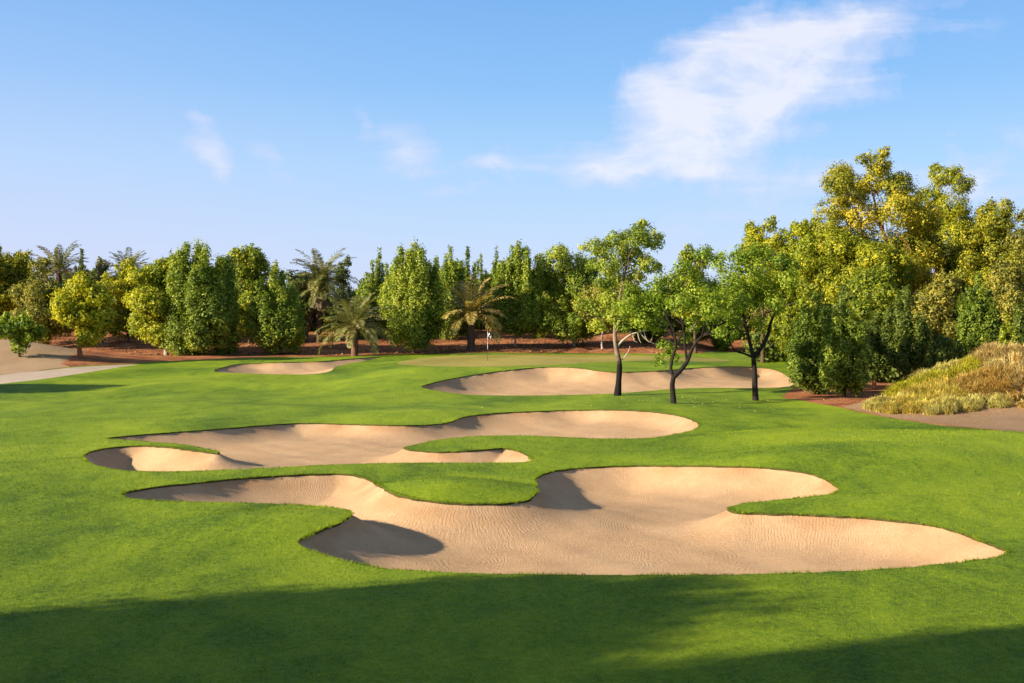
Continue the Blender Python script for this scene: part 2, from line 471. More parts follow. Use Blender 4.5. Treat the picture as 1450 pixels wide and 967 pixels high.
bunker_defs = [('front', P_FRONT, .54, 1.0), ('middle', P_MID, .48, 1.0), ('far', P_FAR, .72, 1.6), ('small', P_SMALL, .6, 2.0)]
_q = np.random.default_rng(3)
_RG = [(2 * math.pi / l * math.cos(a), 2 * math.pi / l * math.sin(a), p, l * .022) for l, a, p in zip((.9, .7, .55, .42, .33, .27, .24), _q.uniform(0, 3.14, 7), _q.uniform(0, 6.28, 7))]
def ragged(x, y): return sum(am * np.sin(kx * x + ky * y + ph) for kx, ky, ph, am in _RG)
RIMS = []      # rim polylines for the grass fringe: arrays of (a, b) points
lip_v, lip_f = [], []
for nm, P, dm, w in bunker_defs:
    s = sdf(P, V[:, 0], V[:, 1]) + ragged(V[:, 0], V[:, 1])
    Tin, T, V, rim = cut(V, T, s)
    bv, bt = compact(V, Tin)
    d, al = sdf(P, bv[:, 0], bv[:, 1], True)
    d = np.maximum(d + ragged(bv[:, 0], bv[:, 1]) * np.exp(-np.maximum(d, 0) / .12), 0)
    zz = z0(bv[:, 0], bv[:, 1]) - depth_of(d, dm * (1 + .7 * np.exp(-((bv[:, 0] + 11.2) ** 2 + (bv[:, 1] - 32.0) ** 2) / 5.0) - .38 * np.exp(-((bv[:, 0] - 1.2) ** 2 + (bv[:, 1] - 25.0) ** 2) / 9.0)), w)
    flatn = sum(.004 * np.sin(kx * 2.3 * bv[:, 0] + ky * 2.3 * bv[:, 1] + ph) for kx, ky, ph, am in _W[6:])
    zz = zz + flatn * np.clip(d / 1.5, 0, 1)
    o = mesh_np('sand_bunker', np.column_stack([bv, zz]), bt, 3, M_SAND, attrs={'rim': d, 'along': al}, smooth=True)
    tag(o, kind='structure')
    A, B = V[rim[:, 0]], V[rim[:, 1]]
    RIMS.append((nm, A, B))
    za, zb = z0(A[:, 0], A[:, 1]), z0(B[:, 0], B[:, 1])
    n = len(lip_v)
    for (a, b, ha, hb) in zip(A, B, za, zb):
        k = len(lip_v)
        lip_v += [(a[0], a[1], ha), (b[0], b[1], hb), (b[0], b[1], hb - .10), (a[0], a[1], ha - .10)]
        lip_f.append((k, k + 1, k + 2, k + 3))

def piece(name, P, mat, lift=0.0):
    global V, T
    Tin, T, V, rim = cut(V, T, sdf(P, V[:, 0], V[:, 1]))
    bv, bt = compact(V, Tin)
    o = mesh_np(name, np.column_stack([bv, z0(bv[:, 0], bv[:, 1])]), bt, 3, mat, smooth=True)
    tag(o, kind='structure')
    return o

def sdf_far(P):
    """Plain inside test for very large outlines, with distance near the outline."""
    s = sdf(P, V[:, 0], V[:, 1]); return s
piece('putting_green', P_GREEN, M_GREEN)
piece('cart_path', P_CART, M_CART)
piece('dune', P_DUNE, M_DUNE)
piece('dirt_track', P_TRACK, M_TRACK)
piece('earth_ground', P_EARTH, M_EARTH)
bv, bt = compact(V, T)
o = mesh_np('lawn', np.column_stack([bv, z0(bv[:, 0], bv[:, 1])]), bt, 3, M_LAWN, smooth=True)
tag(o, kind='structure')
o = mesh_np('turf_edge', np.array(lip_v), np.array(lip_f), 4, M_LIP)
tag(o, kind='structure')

# --- longer grass hanging over the bunker rims, and blades in the mown turf near the viewer
def blades(name, X, Y, h, lean, mat, wid, kind='stuff', z_off=0.0, leanv=None):
    n = len(X)
    Z = z0(X, Y) + z_off
    th = RNG.uniform(0, 2 * math.pi, n)
    la = RNG.uniform(0, 2 * math.pi, n)
    lx, ly = np.cos(la) * lean * h, np.sin(la) * lean * h
    if leanv is not None: lx = lx + leanv[0]; ly = ly + leanv[1]
    hw = wid * RNG.uniform(.7, 1.3, n)
    b = np.stack([X, Y, Z], 1)
    sx = np.stack([np.cos(th) * hw, np.sin(th) * hw, np.zeros(n)], 1)
    tip = b + np.stack([lx, ly, h], 1)
    Vv = np.stack([b - sx, b + sx, tip], 1).reshape(-1, 3)
    tone = np.repeat(RNG.uniform(0, 1, n), 3)
    o = mesh_np(name, Vv, np.arange(3 * n), 3, mat, attrs={'tone': tone})
    tag(o, kind=kind)
    return o
fx, fy, ox, oy = [], [], [], []
for nm, A, B in RIMS:
    dens = {'front': 260, 'middle': 170, 'far': 60, 'small': 40}[nm]
    E = B - A; L = np.sqrt((E ** 2).sum(1))
    k = RNG.poisson(L * dens)
    idx = np.repeat(np.arange(len(A)), k); t = RNG.uniform(0, 1, len(idx))
    Pn = A[idx] + E[idx] * t[:, None]
    nr = np.stack([-E[idx, 1], E[idx, 0]], 1) / (L[idx][:, None] + 1e-9)   # either side; sign fixed below
    Ps = {'front': P_FRONT, 'middle': P_MID, 'far': P_FAR, 'small': P_SMALL}[nm]
    tst = sdf(Ps, Pn[:, 0] + nr[:, 0] * .02, Pn[:, 1] + nr[:, 1] * .02)
    nr = nr * np.where(tst > 0, 1, -1)[:, None]          # points into the sand
    back = RNG.uniform(0.0, .09, len(idx))
    fx.append(Pn[:, 0] - nr[:, 0] * back); fy.append(Pn[:, 1] - nr[:, 1] * back)
    ox.append(nr[:, 0] * .035); oy.append(nr[:, 1] * .035)
fx, fy, ox, oy = map(np.concatenate, (fx, fy, ox, oy))
blades('rim_grass', fx, fy, RNG.uniform(.012, .055, len(fx)) * (1 + .5 * np.sin(fx * 3.1) * np.sin(fy * 4.3 + 1)), .5, M_BLADE, .006, z_off=-.01, leanv=(ox, oy))

# blades of the mown turf, thinning with distance
RNG = np.random.default_rng(91)
nb_ = 300000
yy = 1.0 / RNG.uniform(1 / 46.0, 1 / 11.0, nb_)
xx = RNG.uniform(-.56, .56, nb_) * yy
sb = np.full(nb_, -4.0)
for P_ in (P_FRONT, P_MID): sb = np.maximum(sb, sdf(P_, xx, yy))
for P_ in (P_EARTH, P_TRACK): sb = np.maximum(sb, sdf(P_, xx, yy))
k_ = sb < -.02
xx, yy = xx[k_], yy[k_]
sc_ = np.clip(yy / 16, .8, 2.2)
blades('grass', xx, yy, RNG.uniform(.010, .028, len(xx)) * sc_ ** .6, .7, M_BLADE, .0055 * sc_, z_off=-.004)
# ------------------------------------------------------------------ trees
LEAF = {
    'yel':   leaf_mat('yellow_green_leaves', (.065, .088, .006), (.172, .190, .010), (.37, .335, .018), .42),
    'lime':  leaf_mat('lime_leaves',         (.060, .090, .008), (.155, .190, .012), (.32, .31, .022), .42),
    'mid':   leaf_mat('green_leaves',        (.052, .084, .010), (.125, .172, .016), (.265, .285, .034), .42),
    'bright': leaf_mat('bright_leaves',      (.045, .085, .008), (.115, .175, .012), (.23, .27, .024), .42),
    'dark':  leaf_mat('dark_leaves',         (.026, .042, .007), (.062, .090, .012), (.130, .155, .024), .42),  # also carries painted shade on the right-hand trees and undergrowth
    'olive': leaf_mat('olive_leaves',        (.065, .072, .014), (.155, .155, .022), (.30, .255, .045), .42),
    'grey':  leaf_mat('grey_green_leaves',   (.07, .085, .04), (.14, .15, .07), (.24, .23, .12), .42),
    'gold':  leaf_mat('golden_leaves',       (.068, .087, .008), (.165, .172, .012), (.355, .29, .022), .42),
    'frond': leaf_mat('palm_fronds',         (.055, .070, .018), (.125, .135, .036), (.27, .24, .085), .25, .45, .3, 1.5),
    'frondy': leaf_mat('yellow_fronds',   (.085, .080, .025), (.20, .165, .040), (.44, .31, .09), .25, .45, .3, 1.5),  # yellower and brighter than the other palm fronds
    'deadfrond': leaf_mat('dry_fronds',      (.06, .045, .028), (.13, .095, .055), (.24, .18, .11), .15, .6),
}
BARK = {
    'brown': bark_mat('brown_bark', (.05, .032, .02), (.16, .10, .065)),
    'white': bark_mat('whitewashed_bark', (.26, .22, .18), (.46, .40, .34)),
    'dark':  bark_mat('dark_bark', (.010, .008, .007), (.035, .027, .022)),
    'peel':  bark_mat('peeling_bark', (.09, .062, .042), (.30, .225, .165), 5.0, dark_below=1.9),
    'rust':  bark_mat('rust_bark', (.20, .075, .03), (.40, .18, .08)),
    'palm':  bark_mat('palm_bark', (.05, .032, .022), (.17, .11, .075), 9.0),
    'palmred': bark_mat('reddish_palm_bark', (.09, .042, .026), (.25, .13, .085), 9.0),
    'dead':  bark_mat('dead_twigs', (.30, .25, .20), (.52, .45, .37)),
}

def leaf_mesh(name, C, Nn, size, tone, mat, parent, aspect=.55):
    """One mesh of many small leaves; C centres, Nn facing directions."""
    n = len(C)
    Nn = Nn / (np.linalg.norm(Nn, axis=1, keepdims=True) + 1e-9)
    r = RNG.normal(size=(n, 3))
    t = np.cross(Nn, r); t /= (np.linalg.norm(t, axis=1, keepdims=True) + 1e-9)
    b = np.cross(Nn, t)
    L = size * RNG.uniform(.65, 1.35, n)[:, None]; W = L * aspect
    fold = Nn * (L * .12)
    P0, P1, P2, P3 = C - t * L * .5, C + b * W * .5 + fold, C + t * L * .5, C - b * W * .5 + fold
    Vv = np.stack([P0, P1, P2, P3], 1).reshape(-1, 3)
    return mesh_np(name, Vv, np.arange(4 * n), 4, mat, parent, attrs={'tone': np.repeat(np.clip(tone, 0, 1), 4)})

def lobe_leaves(lobes, size, cover, tonebase=.5, tonevar=.18, ctone=.16, aspect=.55, clumpk=1.0):
    """Leaves gathered in twig clumps over a set of boughs.
    A bough is ('e', centre, (rx, ry, rz), tone) or a spire ('s', base, radius, height, tone)."""
    Cs, Ns, Ts = [], [], []
    la = .5 * size * size * aspect
    for lb in lobes:
        if lb[0] == 'e':
            c = np.array(lb[1], float); rr = np.array(lb[2], float); tn = lb[3]
            p = 1.6
            area = 4 * math.pi * (((rr[0] * rr[1]) ** p + (rr[0] * rr[2]) ** p + (rr[1] * rr[2]) ** p) / 3) ** (1 / p)
            clr = .30 * float(rr.mean()) ** .6 * clumpk
            nc = max(7, int(1.5 * area / (math.pi * clr * clr)))
            d = RNG.normal(size=(nc, 3)); d /= np.linalg.norm(d, axis=1, keepdims=True)
            rad = RNG.uniform(.5, 1.10, nc) ** .7
            cc = c + d * rr * rad[:, None]
            nl = max(4, int(cover * area / la / nc))
            dn = d / rr; dn /= np.linalg.norm(dn, axis=1, keepdims=True)
        else:
            c = np.array(lb[1], float); Rr, H, tn = lb[2], lb[3], lb[4]
            area = math.pi * Rr * H * 1.25
            clr = .34 * Rr ** .7 * clumpk
            nc = max(10, int(1.7 * area / (math.pi * clr * clr)))
            t = RNG.uniform(0, 1, nc) ** 1.15
            prof = np.minimum(1, t * 5 + .35) * (1 - t) ** .62 + .03
            a = RNG.uniform(0, 2 * math.pi, nc); q = RNG.uniform(.45, 1.08, nc)
            rx = Rr * prof * q
            cc = c + np.stack([np.cos(a) * rx, np.sin(a) * rx, t * H], 1)
            dn = np.stack([np.cos(a), np.sin(a), .25 + .5 * t], 1)
            nl = max(4, int(cover * area / la / nc))
        k = np.repeat(np.arange(nc), nl); n = len(k)
        off = RNG.normal(size=(n, 3)) * clr * .52
        if lb[0] == 's': off[:, 2] *= 1.25
        Cs.append(cc[k] + off)
        on = off / (np.linalg.norm(off, axis=1, keepdims=True) + 1e-6)
        Ns.append(dn[k] * .75 + on * .45 + RNG.normal(size=(n, 3)) * .42 + np.array([0, 0, .22]))
        ct = RNG.normal(0, ctone, nc)
        Ts.append(tonebase + tn + ct[k] + RNG.normal(0, tonevar, n))
    return np.concatenate(Cs), np.concatenate(Ns), np.concatenate(Ts)

def limb_path(a, b, sag=.0, wig=.15):
    a, b = np.array(a, float), np.array(b, float)
    L = np.linalg.norm(b - a)
    m1 = a + (b - a) * .35 + np.array([random.uniform(-1, 1), random.uniform(-1, 1), .6]) * wig * L * .5
    m2 = a + (b - a) * .7 + np.array([random.uniform(-1, 1), random.uniform(-1, 1), .5]) * wig * L * .5
    return curve([a, m1, m2, b], 4)

def flare(path, r0, r1):
    n = len(path)
    return [r0 * (1 + .35 * max(0, 1 - i / (n * .12))) * (1 - i / (n - 1)) + r1 * (i / (n - 1)) for i in range(n)]

def tree_root(name, label, group, gx_, gy_, cat='tree'):
    o = empty(name, (gx_, gy_, float(z0(gx_, gy_)) - .05))
    return tag(o, label, cat, group)

def spot(cx, base, D):
    if base is not None:
        x, y = ground(cx, base); return x, y
    return (cx - CX) / F * D, D

def zpx(py, D): return CH - (py - HY) / F * D

def broad(label, cx, top, hw, bottom, col, base=None, D=None, trunk=None, bark='brown', n=13, seed=0, group=None,
          size=.235, cover=1.35, tone=0.0, name='broadleaf_tree', trunk_r=.16, flat=1.0, tvar=.16):
    """Rounded tree: boughs filling an envelope between the rows top and bottom of the photograph."""
    random.seed(1000 + seed); global RNG
    RNG = np.random.default_rng(500 + seed)
    tx = trunk if trunk is not None else cx
    X, Y = spot(tx, base, D)
    s = Y / F
    root = tree_root(name, label, group, X, Y)
    zb = root.location.z
    H1 = zpx(top, Y) - zb; H0 = zpx(bottom, Y) - zb
    W = hw * s; ox_ = (cx - tx) * s
    zc, hz = (H0 + H1) / 2, (H1 - H0) / 2
    lobes = []
    lr = min(W, hz) * .36
    ph = [random.uniform(0, 6.28) for _ in range(4)]
    for k in range(int(n * 1.7)):
        d = np.array([random.gauss(0, 1), random.gauss(0, 1), random.gauss(0, 1)]); d /= np.linalg.norm(d)
        az_ = math.atan2(d[1], d[0]); e_ = math.asin(d[2])
        wav = 1 + .20 * math.sin(2 * az_ + ph[0]) * math.cos(e_) + .16 * math.sin(3 * e_ + ph[1]) + .10 * math.sin(4 * az_ + 3 * e_ + ph[2])
        q = random.uniform(.45, 1.0) ** .6 * min(1.12, wav)
        r = lr * random.uniform(.55, 1.2)
        w = 1 - .22 * max(0, d[2]) ** 2
        c = (ox_ + d[0] * q * (W - r * .6) * w, d[1] * q * (W - r * .6) * w, zc + d[2] * q * (hz - r * .6))
        lobes.append(('e', c, (r, r, r * random.uniform(.7, .95) * flat), tone + random.gauss(0, tvar * .6)))
    lobes.append(('e', (ox_, 0, zc), (W * .42, W * .42, hz * .5), tone - .05))
    hi_ = sorted(lobes, key=lambda l: -(l[1][2] + l[2][2]))[:7]
    for l in hi_[:5]:            # ragged leading shoots at the top
        r = l[2][0] * random.uniform(.35, .55)
        lobes.append(('e', (l[1][0] + random.uniform(-.6, .6) * l[2][0], l[1][1], l[1][2] + l[2][2] * .85), (r, r, r * 1.3), tone + random.gauss(.05, tvar * .6)))
    tz = max(l[1][2] + l[2][2] for l in lobes); dz = zc + hz - tz      # the highest shoot reaches the crown's top
    lobes = [('e', (l[1][0], l[1][1], l[1][2] + dz * max(0, (l[1][2] - zc) / hz)), l[2], l[3]) for l in lobes]
    C, Nn, Tt = lobe_leaves(lobes, size, cover)
    leaf_mesh('crown', C, Nn, size, Tt, LEAF[col], root)
    mb = MB()
    top_pt = (ox_ * .8, 0, zc + hz * .3)
    tp = curve([(0, 0, -.1), (random.uniform(-.1, .1) * W * .4, 0, H0 * .6 + .3), (ox_ * .5, 0, zc - hz * .4), top_pt], 5)
    mb.tube(tp, flare(tp, trunk_r, trunk_r * .35), 8, wob=.06)
    for k in range(6):
        lb = random.choice(lobes); a = tp[random.randint(len(tp) // 3, len(tp) - 3)]
        p = limb_path(a, lb[1]); mb.tube(p, flare(p, trunk_r * .42, .015), 5)
    mb.build('trunk', BARK[bark], root)
    return root

def spires(label, cx, top, hw, bottom, col, base=None, D=None, trunk=None, bark='brown', n=9, seed=0, group=None,
           size=.205, cover=1.35, tone=0.0, name='columnar_tree', trunk_r=.13, cone=.24, tvar=.14, deep=.8):
    """Tree of many upright pointed leaders."""
    random.seed(2000 + seed); global RNG
    RNG = np.random.default_rng(900 + seed)
    tx = trunk if trunk is not None else cx
    X, Y = spot(tx, base, D)
    s = Y / F
    root = tree_root(name, label, group, X, Y)
    zb = root.location.z
    H1 = zpx(top, Y) - zb; H0 = max(.05, zpx(bottom, Y) - zb); W = hw * s; ox_ = (cx - tx) * s
    lobes = []
    tips = []
    for k in range(n):
        q = k / max(1, n - 1)
        a = k * 2.4 + random.uniform(-.4, .4); rr = math.sqrt(q) * (W * .74) * random.uniform(.72, 1.12)
        x, y = math.cos(a) * rr, math.sin(a) * rr * deep
        h = (H1 - H0) * (1 - cone * (rr / (W + 1e-6)) ** 1.6) * random.uniform(.78, 1.0)
        if k == 0: h = H1 - H0
        R_ = W * random.uniform(.22, .33) if n > 3 else W * random.uniform(.6, .8)
        z = H0 + random.uniform(0, .12) * (H1 - H0) * (1 if k else 0)
        lobes.append(('s', (ox_ + x, y, z), R_, H0 + h - z, tone + random.gauss(0, tvar * .6)))
        tips.append((ox_ + x, y, H0 + h * .7))
    for k in range(max(3, int(n * 1.2))):       # lower outer boughs
        a = random.uniform(0, 6.28); r = W * random.uniform(.22, .34)
        rr = W - r * 1.1
        z = H0 + r * .7 + random.uniform(0, .32) * (H1 - H0)
        lobes.append(('s', (ox_ + math.cos(a) * rr, math.sin(a) * rr * deep, z), r, r * random.uniform(2.2, 3.6), tone + random.gauss(0, tvar * .6)))
    C, Nn, Tt = lobe_leaves(lobes, size, cover)
    leaf_mesh('crown', C, Nn, size, Tt, LEAF[col], root)
    mb = MB()
    tp = curve([(0, 0, -.1), (ox_ * .2, 0, H0 * .7 + .2), (ox_ * .7, 0, (H0 + H1) * .4), (ox_, 0, H1 * .8)], 5)
    mb.tube(tp, flare(tp, trunk_r, .03), 8, wob=.06)
    for t in tips[1:7]:
        a = tp[random.randint(3, len(tp) // 2)]
        p = limb_path(a, t); mb.tube(p, flare(p, trunk_r * .4, .012), 5)
    mb.build('trunk', BARK[bark], root)
    return root

def palm(label, cx, crown_py, rad_px, base=None, D=None, lean_px=0, col='frond', bark='palm', seed=0, nf=34, group=None,
         trunk_r=.22, up=1.0, skirt=0, tone=0.0):
    random.seed(3000 + seed); global RNG
    RNG = np.random.default_rng(1300 + seed)
    X, Y = spot(cx + lean_px, base, D)
    s = Y / F
    root = tree_root('date_palm', label, group, X, Y, 'palm tree')
    zb = root.location.z
    Hc = zpx(crown_py, Y) - zb; Rf = rad_px * s; ox_ = -lean_px * s
    mb = MB()
    pth = curve([(0, 0, -.1), (ox_ * .25, .02, Hc * .3), (ox_ * .65, 0, Hc * .68), (ox_, 0, Hc)], 7)
    rad = [trunk_r * (1.25 - .25 * min(1, i / 3) + (.14 if i % 2 else -.04)) * (1.0 if i < len(pth) - 4 else 1.15) for i in range(len(pth))]
    mb.tube(pth, rad, 10, wob=.08)
    for k in range(46):              # old leaf bases
        i = random.randint(len(pth) // 3, len(pth) - 2); q = pth[i]; a = random.uniform(0, 6.28)
        d = np.array([math.cos(a), math.sin(a), 0])
        p0 = np.array(q) + d * trunk_r * .7; p1 = p0 + d * .16 + np.array([0, 0, .16])
        mb.tube([p0, p1], [.055, .03], 4)
    mb.build('trunk', BARK[bark], root)
    def fronds(n, elev_lo, elev_hi, ll, mname, mat, droop=1.0, tn=0.0):
        Vv, Fq, tones = [], [], []
        rv = MB()
        for k in range(n):
            q = (k + .5) / n
            a = k * 2.39996 + random.uniform(-.3, .3)
            el = elev_hi + (elev_lo - elev_hi) * q + random.uniform(-.08, .08)
            L = ll * random.uniform(.82, 1.1)
            out = np.array([math.cos(a), math.sin(a), 0]); pts = []
            p = np.array([ox_, 0, Hc]) + out * .1; e_ = el
            m = 14
            for j in range(m + 1):
                pts.append(p.copy())
                p = p + (out * math.cos(e_) + np.array([0, 0, math.sin(e_)])) * L / m
                e_ -= droop * (.035 + .10 * (j / m)) * (1.15 if el < .5 else .95)
            ft = tn + random.gauss(0, .14)
            side = np.array([-math.sin(a), math.cos(a), 0])
            for j in range(1, m):
                for sub in range(3):
                    f = (sub + random.random()) / 3
                    b = pts[j] * (1 - f) + pts[j + 1] * f
                    tng = pts[j + 1] - pts[j]; tng /= np.linalg.norm(tng)
                    nrm = np.cross(side, tng)
                    jj = (j + f) / m
                    lf = L * .17 * (math.sin(math.pi * min(1, jj * .92 + .08)) ** .6 + .12) * random.uniform(.8, 1.15)
                    for sg in (-1, 1):
                        d = side * sg * .78 + tng * .62 - nrm * random.uniform(-.35, .25)
                        d /= np.linalg.norm(d)
                        wv = np.cross(d, side * .3 + nrm); wv /= np.linalg.norm(wv) + 1e-9
                        wv = wv * .022 * (1 + Rf / 4)
                        tip = b + d * lf + np.array([0, 0, -.14 * lf])
                        mid = b + d * lf * .55
                        i0 = len(Vv)
                        Vv += [b, mid + wv, tip, mid - wv]; Fq.append((i0, i0 + 1, i0 + 2, i0 + 3))
                        tones += [np.clip(.5 + ft + random.gauss(0, .12), 0, 1)] * 4
            rp = pts[::2]
            for j in range(len(rp) - 1):      # the midrib
                i0 = len(Vv); w_ = .035 * (1 - j / len(rp)) + .008
                Vv += [rp[j] - side * w_, rp[j] + side * w_, rp[j + 1] + side * w_ * .8, rp[j + 1] - side * w_ * .8]
                Fq.append((i0, i0 + 1, i0 + 2, i0 + 3)); tones += [.75] * 4
        mesh_np(mname, np.array(Vv), np.array(Fq), 4, mat, root, attrs={'tone': np.array(tones)})
    fronds(nf, -.25, 1.42 * up, Rf * 1.12, 'crown', LEAF[col], 1.0, tone)
    if skirt:
        fronds(skirt, -1.25, -.7, Rf * .8, 'dry_skirt', LEAF['deadfrond'], .5)
    return root

def shaped(label, base_px, D, lobes_px, limbs_px, col, bark, size, cover, seed, group, name='lawn_tree', tone=0.0, depth=.75, tvar=.14, limb_r=.14, lobe_tone=None):
    """Tree whose boughs and limbs stand where they do in the photograph, with real depth."""
    random.seed(4000 + seed); global RNG
    RNG = np.random.default_rng(1700 + seed)
    X, Y = spot(base_px[0], base_px[1], D)
    s = Y / F
    root = tree_root(name, label, group, X, Y)
    zb = root.location.z
    loc = lambda px, py, dy=0.0: ((px - base_px[0]) * s, dy, zpx(py, Y) - zb)
    lobes = []
    cxm = sum(l[0] for l in lobes_px) / len(lobes_px); sp = max(abs(l[0] - cxm) for l in lobes_px) * s
    for k, l in enumerate(lobes_px):
        r = l[2] * s
        dy = l[3] * s if len(l) > 3 else random.uniform(-1, 1) * depth * max(.2 * sp, math.sqrt(max(0, sp ** 2 - ((l[0] - cxm) * s) ** 2)))
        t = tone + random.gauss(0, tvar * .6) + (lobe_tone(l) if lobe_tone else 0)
        lobes.append(('e', loc(l[0], l[1], dy), (r, r, r * random.uniform(.72, .9)), t))
    C, Nn, Tt = lobe_leaves(lobes, size, cover)
    leaf_mesh('crown', C, Nn, size, Tt, LEAF[col], root)
    first = True
    for lp in limbs_px:
        pts = [loc(p[0], p[1], (p[2] * s if len(p) > 2 else 0)) for p in lp['p']]
        if first: pts[0] = (pts[0][0], pts[0][1], -.15)
        path = curve(pts, 5); mb = MB()
        mb.tube(path, flare(path, lp['r0'], lp['r1']) if first else list(np.linspace(lp['r0'], lp['r1'], len(path))), 9, wob=.05)
        if lp.get('twigs'):
            for k in range(lp['twigs']):
                lb = random.choice(sorted(lobes, key=lambda b: (b[1][0] - path[-1][0]) ** 2 + (b[1][2] - path[-1][2]) ** 2)[:8])
                a = path[random.randint(len(path) // 2, len(path) - 1)]
                p = limb_path(a, lb[1], wig=.3); mb.tube(p, flare(p, .035, .008), 5)
        mb.build('trunk' if first else lp.get('n', 'limb'), BARK[lp.get('b', bark)], root)
        first = False
    return root
# ------------------------------------------------------------------ the tree belt, left to right
G1 = 'trees of the belt behind the putting green'
G2 = 'trees on the right beside the dirt track'
GP = 'date palms in the tree belt'
GL = 'dark trunked trees standing on the lawn'

broad('small bright green tree with a short trunk on the sandy dune', 28, 443, 40, 500, 'bright', base=505, n=10, seed=1, group=G1, size=.26, trunk_r=.11)
broad('tall golden olive tree behind the small bright tree on the dune', 8, 335, 48, 480, 'gold', D=106, n=14, seed=2, group=G1, tone=-.05)
broad('wide dark olive tree between the dune and the small yellow tree with the brown trunk', 60, 362, 52, 498, 'olive', D=102, n=14, seed=3, group=G1, tone=-.12)
palm('grey green date palm rising above the dark olive tree by the dune', 84, 384, 44, D=113, seed=1, group=GP, tone=.08, up=1.08)
spires('dark narrow treetop just beside the palm above the dark olive tree', 116, 352, 16, 480, 'dark', D=118, n=8, seed=4, group=G1)
broad('small yellow tree with a short brown trunk on the red earth', 114, 386, 48, 488, 'yel', base=505, n=13, seed=5, group=G1, tone=.16, bark='rust', trunk_r=.2)
broad('grey green crown showing between the small yellow tree and the palm top', 146, 364, 34, 478, 'grey', D=116, n=8, seed=6, group=G1)
palm('date palm of which only upright frond tips show over the yellow crowns', 182, 392, 42, D=116, seed=2, group=GP, up=1.1)
broad('tall yellow green tree in front of the upright palm fronds', 182, 362, 44, 478, 'yel', D=106, n=13, seed=7, group=G1)
broad('yellow green tree with a bare pale trunk showing below its low right side', 222, 364, 52, 488, 'lime', base=503, trunk=236, n=16, seed=8, group=G1, bark='white', trunk_r=.24, tone=.08)
spires('large dark green tree with leaves down to the red earth, right of the pale trunk', 281, 342, 60, 502, 'mid', D=96, n=18, seed=9, group=G1, tone=.04, cone=.14, trunk_r=.16)
broad('tall yellowish tree between the large dark tree and the green cone shaped tree', 352, 346, 44, 488, 'lime', D=107, n=15, seed=10, group=G1, tone=-.08)
spires('green cone shaped tree behind the small far bunker', 390, 372, 46, 498, 'mid', D=97, n=14, seed=11, group=G1, tone=.05, cone=.5)
palm('leaning tall date palm with a pale bare trunk', 455, 398, 50, base=484, lean_px=-24, seed=3, group=GP, nf=40, bark='palm', trunk_r=.18, up=1.0)
palm('date palm with a brown skirt of dry fronds behind the short palm', 452, 412, 40, D=108, seed=4, group=GP, nf=30, skirt=18, tone=-.08)
broad('dark round crown behind the right side of the tall leaning palm', 486, 361, 21, 470, 'dark', D=114, n=8, seed=12, group=G1)
palm('short date palm with a thick reddish trunk beside the small far bunker', 502, 463, 56, base=504, seed=5, group=GP, nf=40, bark='palmred', trunk_r=.27, tone=.05, up=1.0)
spires('slim pale treetop standing between the palms and the large bright green tree', 537, 352, 19, 485, 'mid', D=112, n=8, seed=13, group=G1, tone=.12)
broad('low dark tree behind the short thick palm', 520, 420, 42, 496, 'dark', D=113, n=9, seed=44, group=G1)
spires('large bright green tree with a thin white trunk left of the putting green', 587, 342, 54, 490, 'mid', base=500, trunk=585, n=16, seed=14, group=G1, tone=.16, bark='white', cone=.16)
spires('green tree with several points close behind the right of the large bright green tree', 638, 350, 34, 488, 'mid', D=110, n=12, seed=15, group=G1)
spires('dark pointed tree directly above the yellow palm', 662, 351, 21, 480, 'mid', D=115, n=7, seed=16, group=G1, tone=-.16)
spires('thin dark spire just right of the tree above the yellow palm', 681, 360, 15, 480, 'mid', D=117, n=4, seed=17, group=G1, tone=-.1)
spires('thinnest dark spire left of the pointed tree with a white trunk', 703, 350, 17, 480, 'mid', D=118, n=4, seed=18, group=G1, tone=-.18)
palm('date palm with yellow fronds and a dark thick trunk behind the flagstick', 667, 446, 60, base=497, seed=6, group=GP, nf=32, col='frondy', trunk_r=.34, up=1.05, tone=.04)
spires('pointed green tree with a thin white trunk right of the flagstick', 734, 345, 40, 474, 'mid', base=490, trunk=729, n=14, seed=19, group=G1, tone=.1, bark='white', cone=.16, trunk_r=.11)
spires('green pointed top between the white trunked tree and the wide tree', 766, 360, 28, 480, 'mid', D=112, n=8, seed=20, group=G1)
shaped('wide green tree with brownish tufts and a white trunk behind the far bunker', (813, 491), None,
       [(790,372,22),(815,380,24),(770,400,20),(795,405,26),(825,405,26),(765,425,18),(785,435,24),(812,438,26),(840,425,26),(775,455,16),(800,465,20),(825,468,20),(845,455,20),(790,358,12),(760,410,12),(835,385,20)],
       [{'p': [(813,491),(813,470),(814,430),(812,390)], 'r0': .13, 'r1': .05, 'twigs': 8}], 'mid', 'white', .21, 1.35, 1, G1, 'broadleaf_tree', tone=.04, tvar=.3)
broad('dense olive tree with a pale thin trunk just left of the two toned trunk', 858, 388, 48, 478, 'olive', base=494, trunk=853, n=14, seed=21, group=G1, bark='white', trunk_r=.11, tone=.02)
broad('tree in shade low behind the trees standing on the lawn', 925, 412, 46, 488, 'mid', D=108, n=12, seed=22, group=G1, tone=-.1)
broad('pale leaved tree whose top shows between the two left lawn trees', 985, 346, 34, 470, 'lime', D=100, n=12, seed=23, group=G1, tone=.05, cover=1.2)
broad('low dense tree behind the middle lawn tree', 1015, 425, 50, 497, 'mid', D=110, n=12, seed=24, group=G1, tone=-.02)
broad('low pale olive tree behind the forked lawn tree', 1085, 432, 44, 498, 'olive', D=110, n=12, seed=25, group=G1, tone=.1)
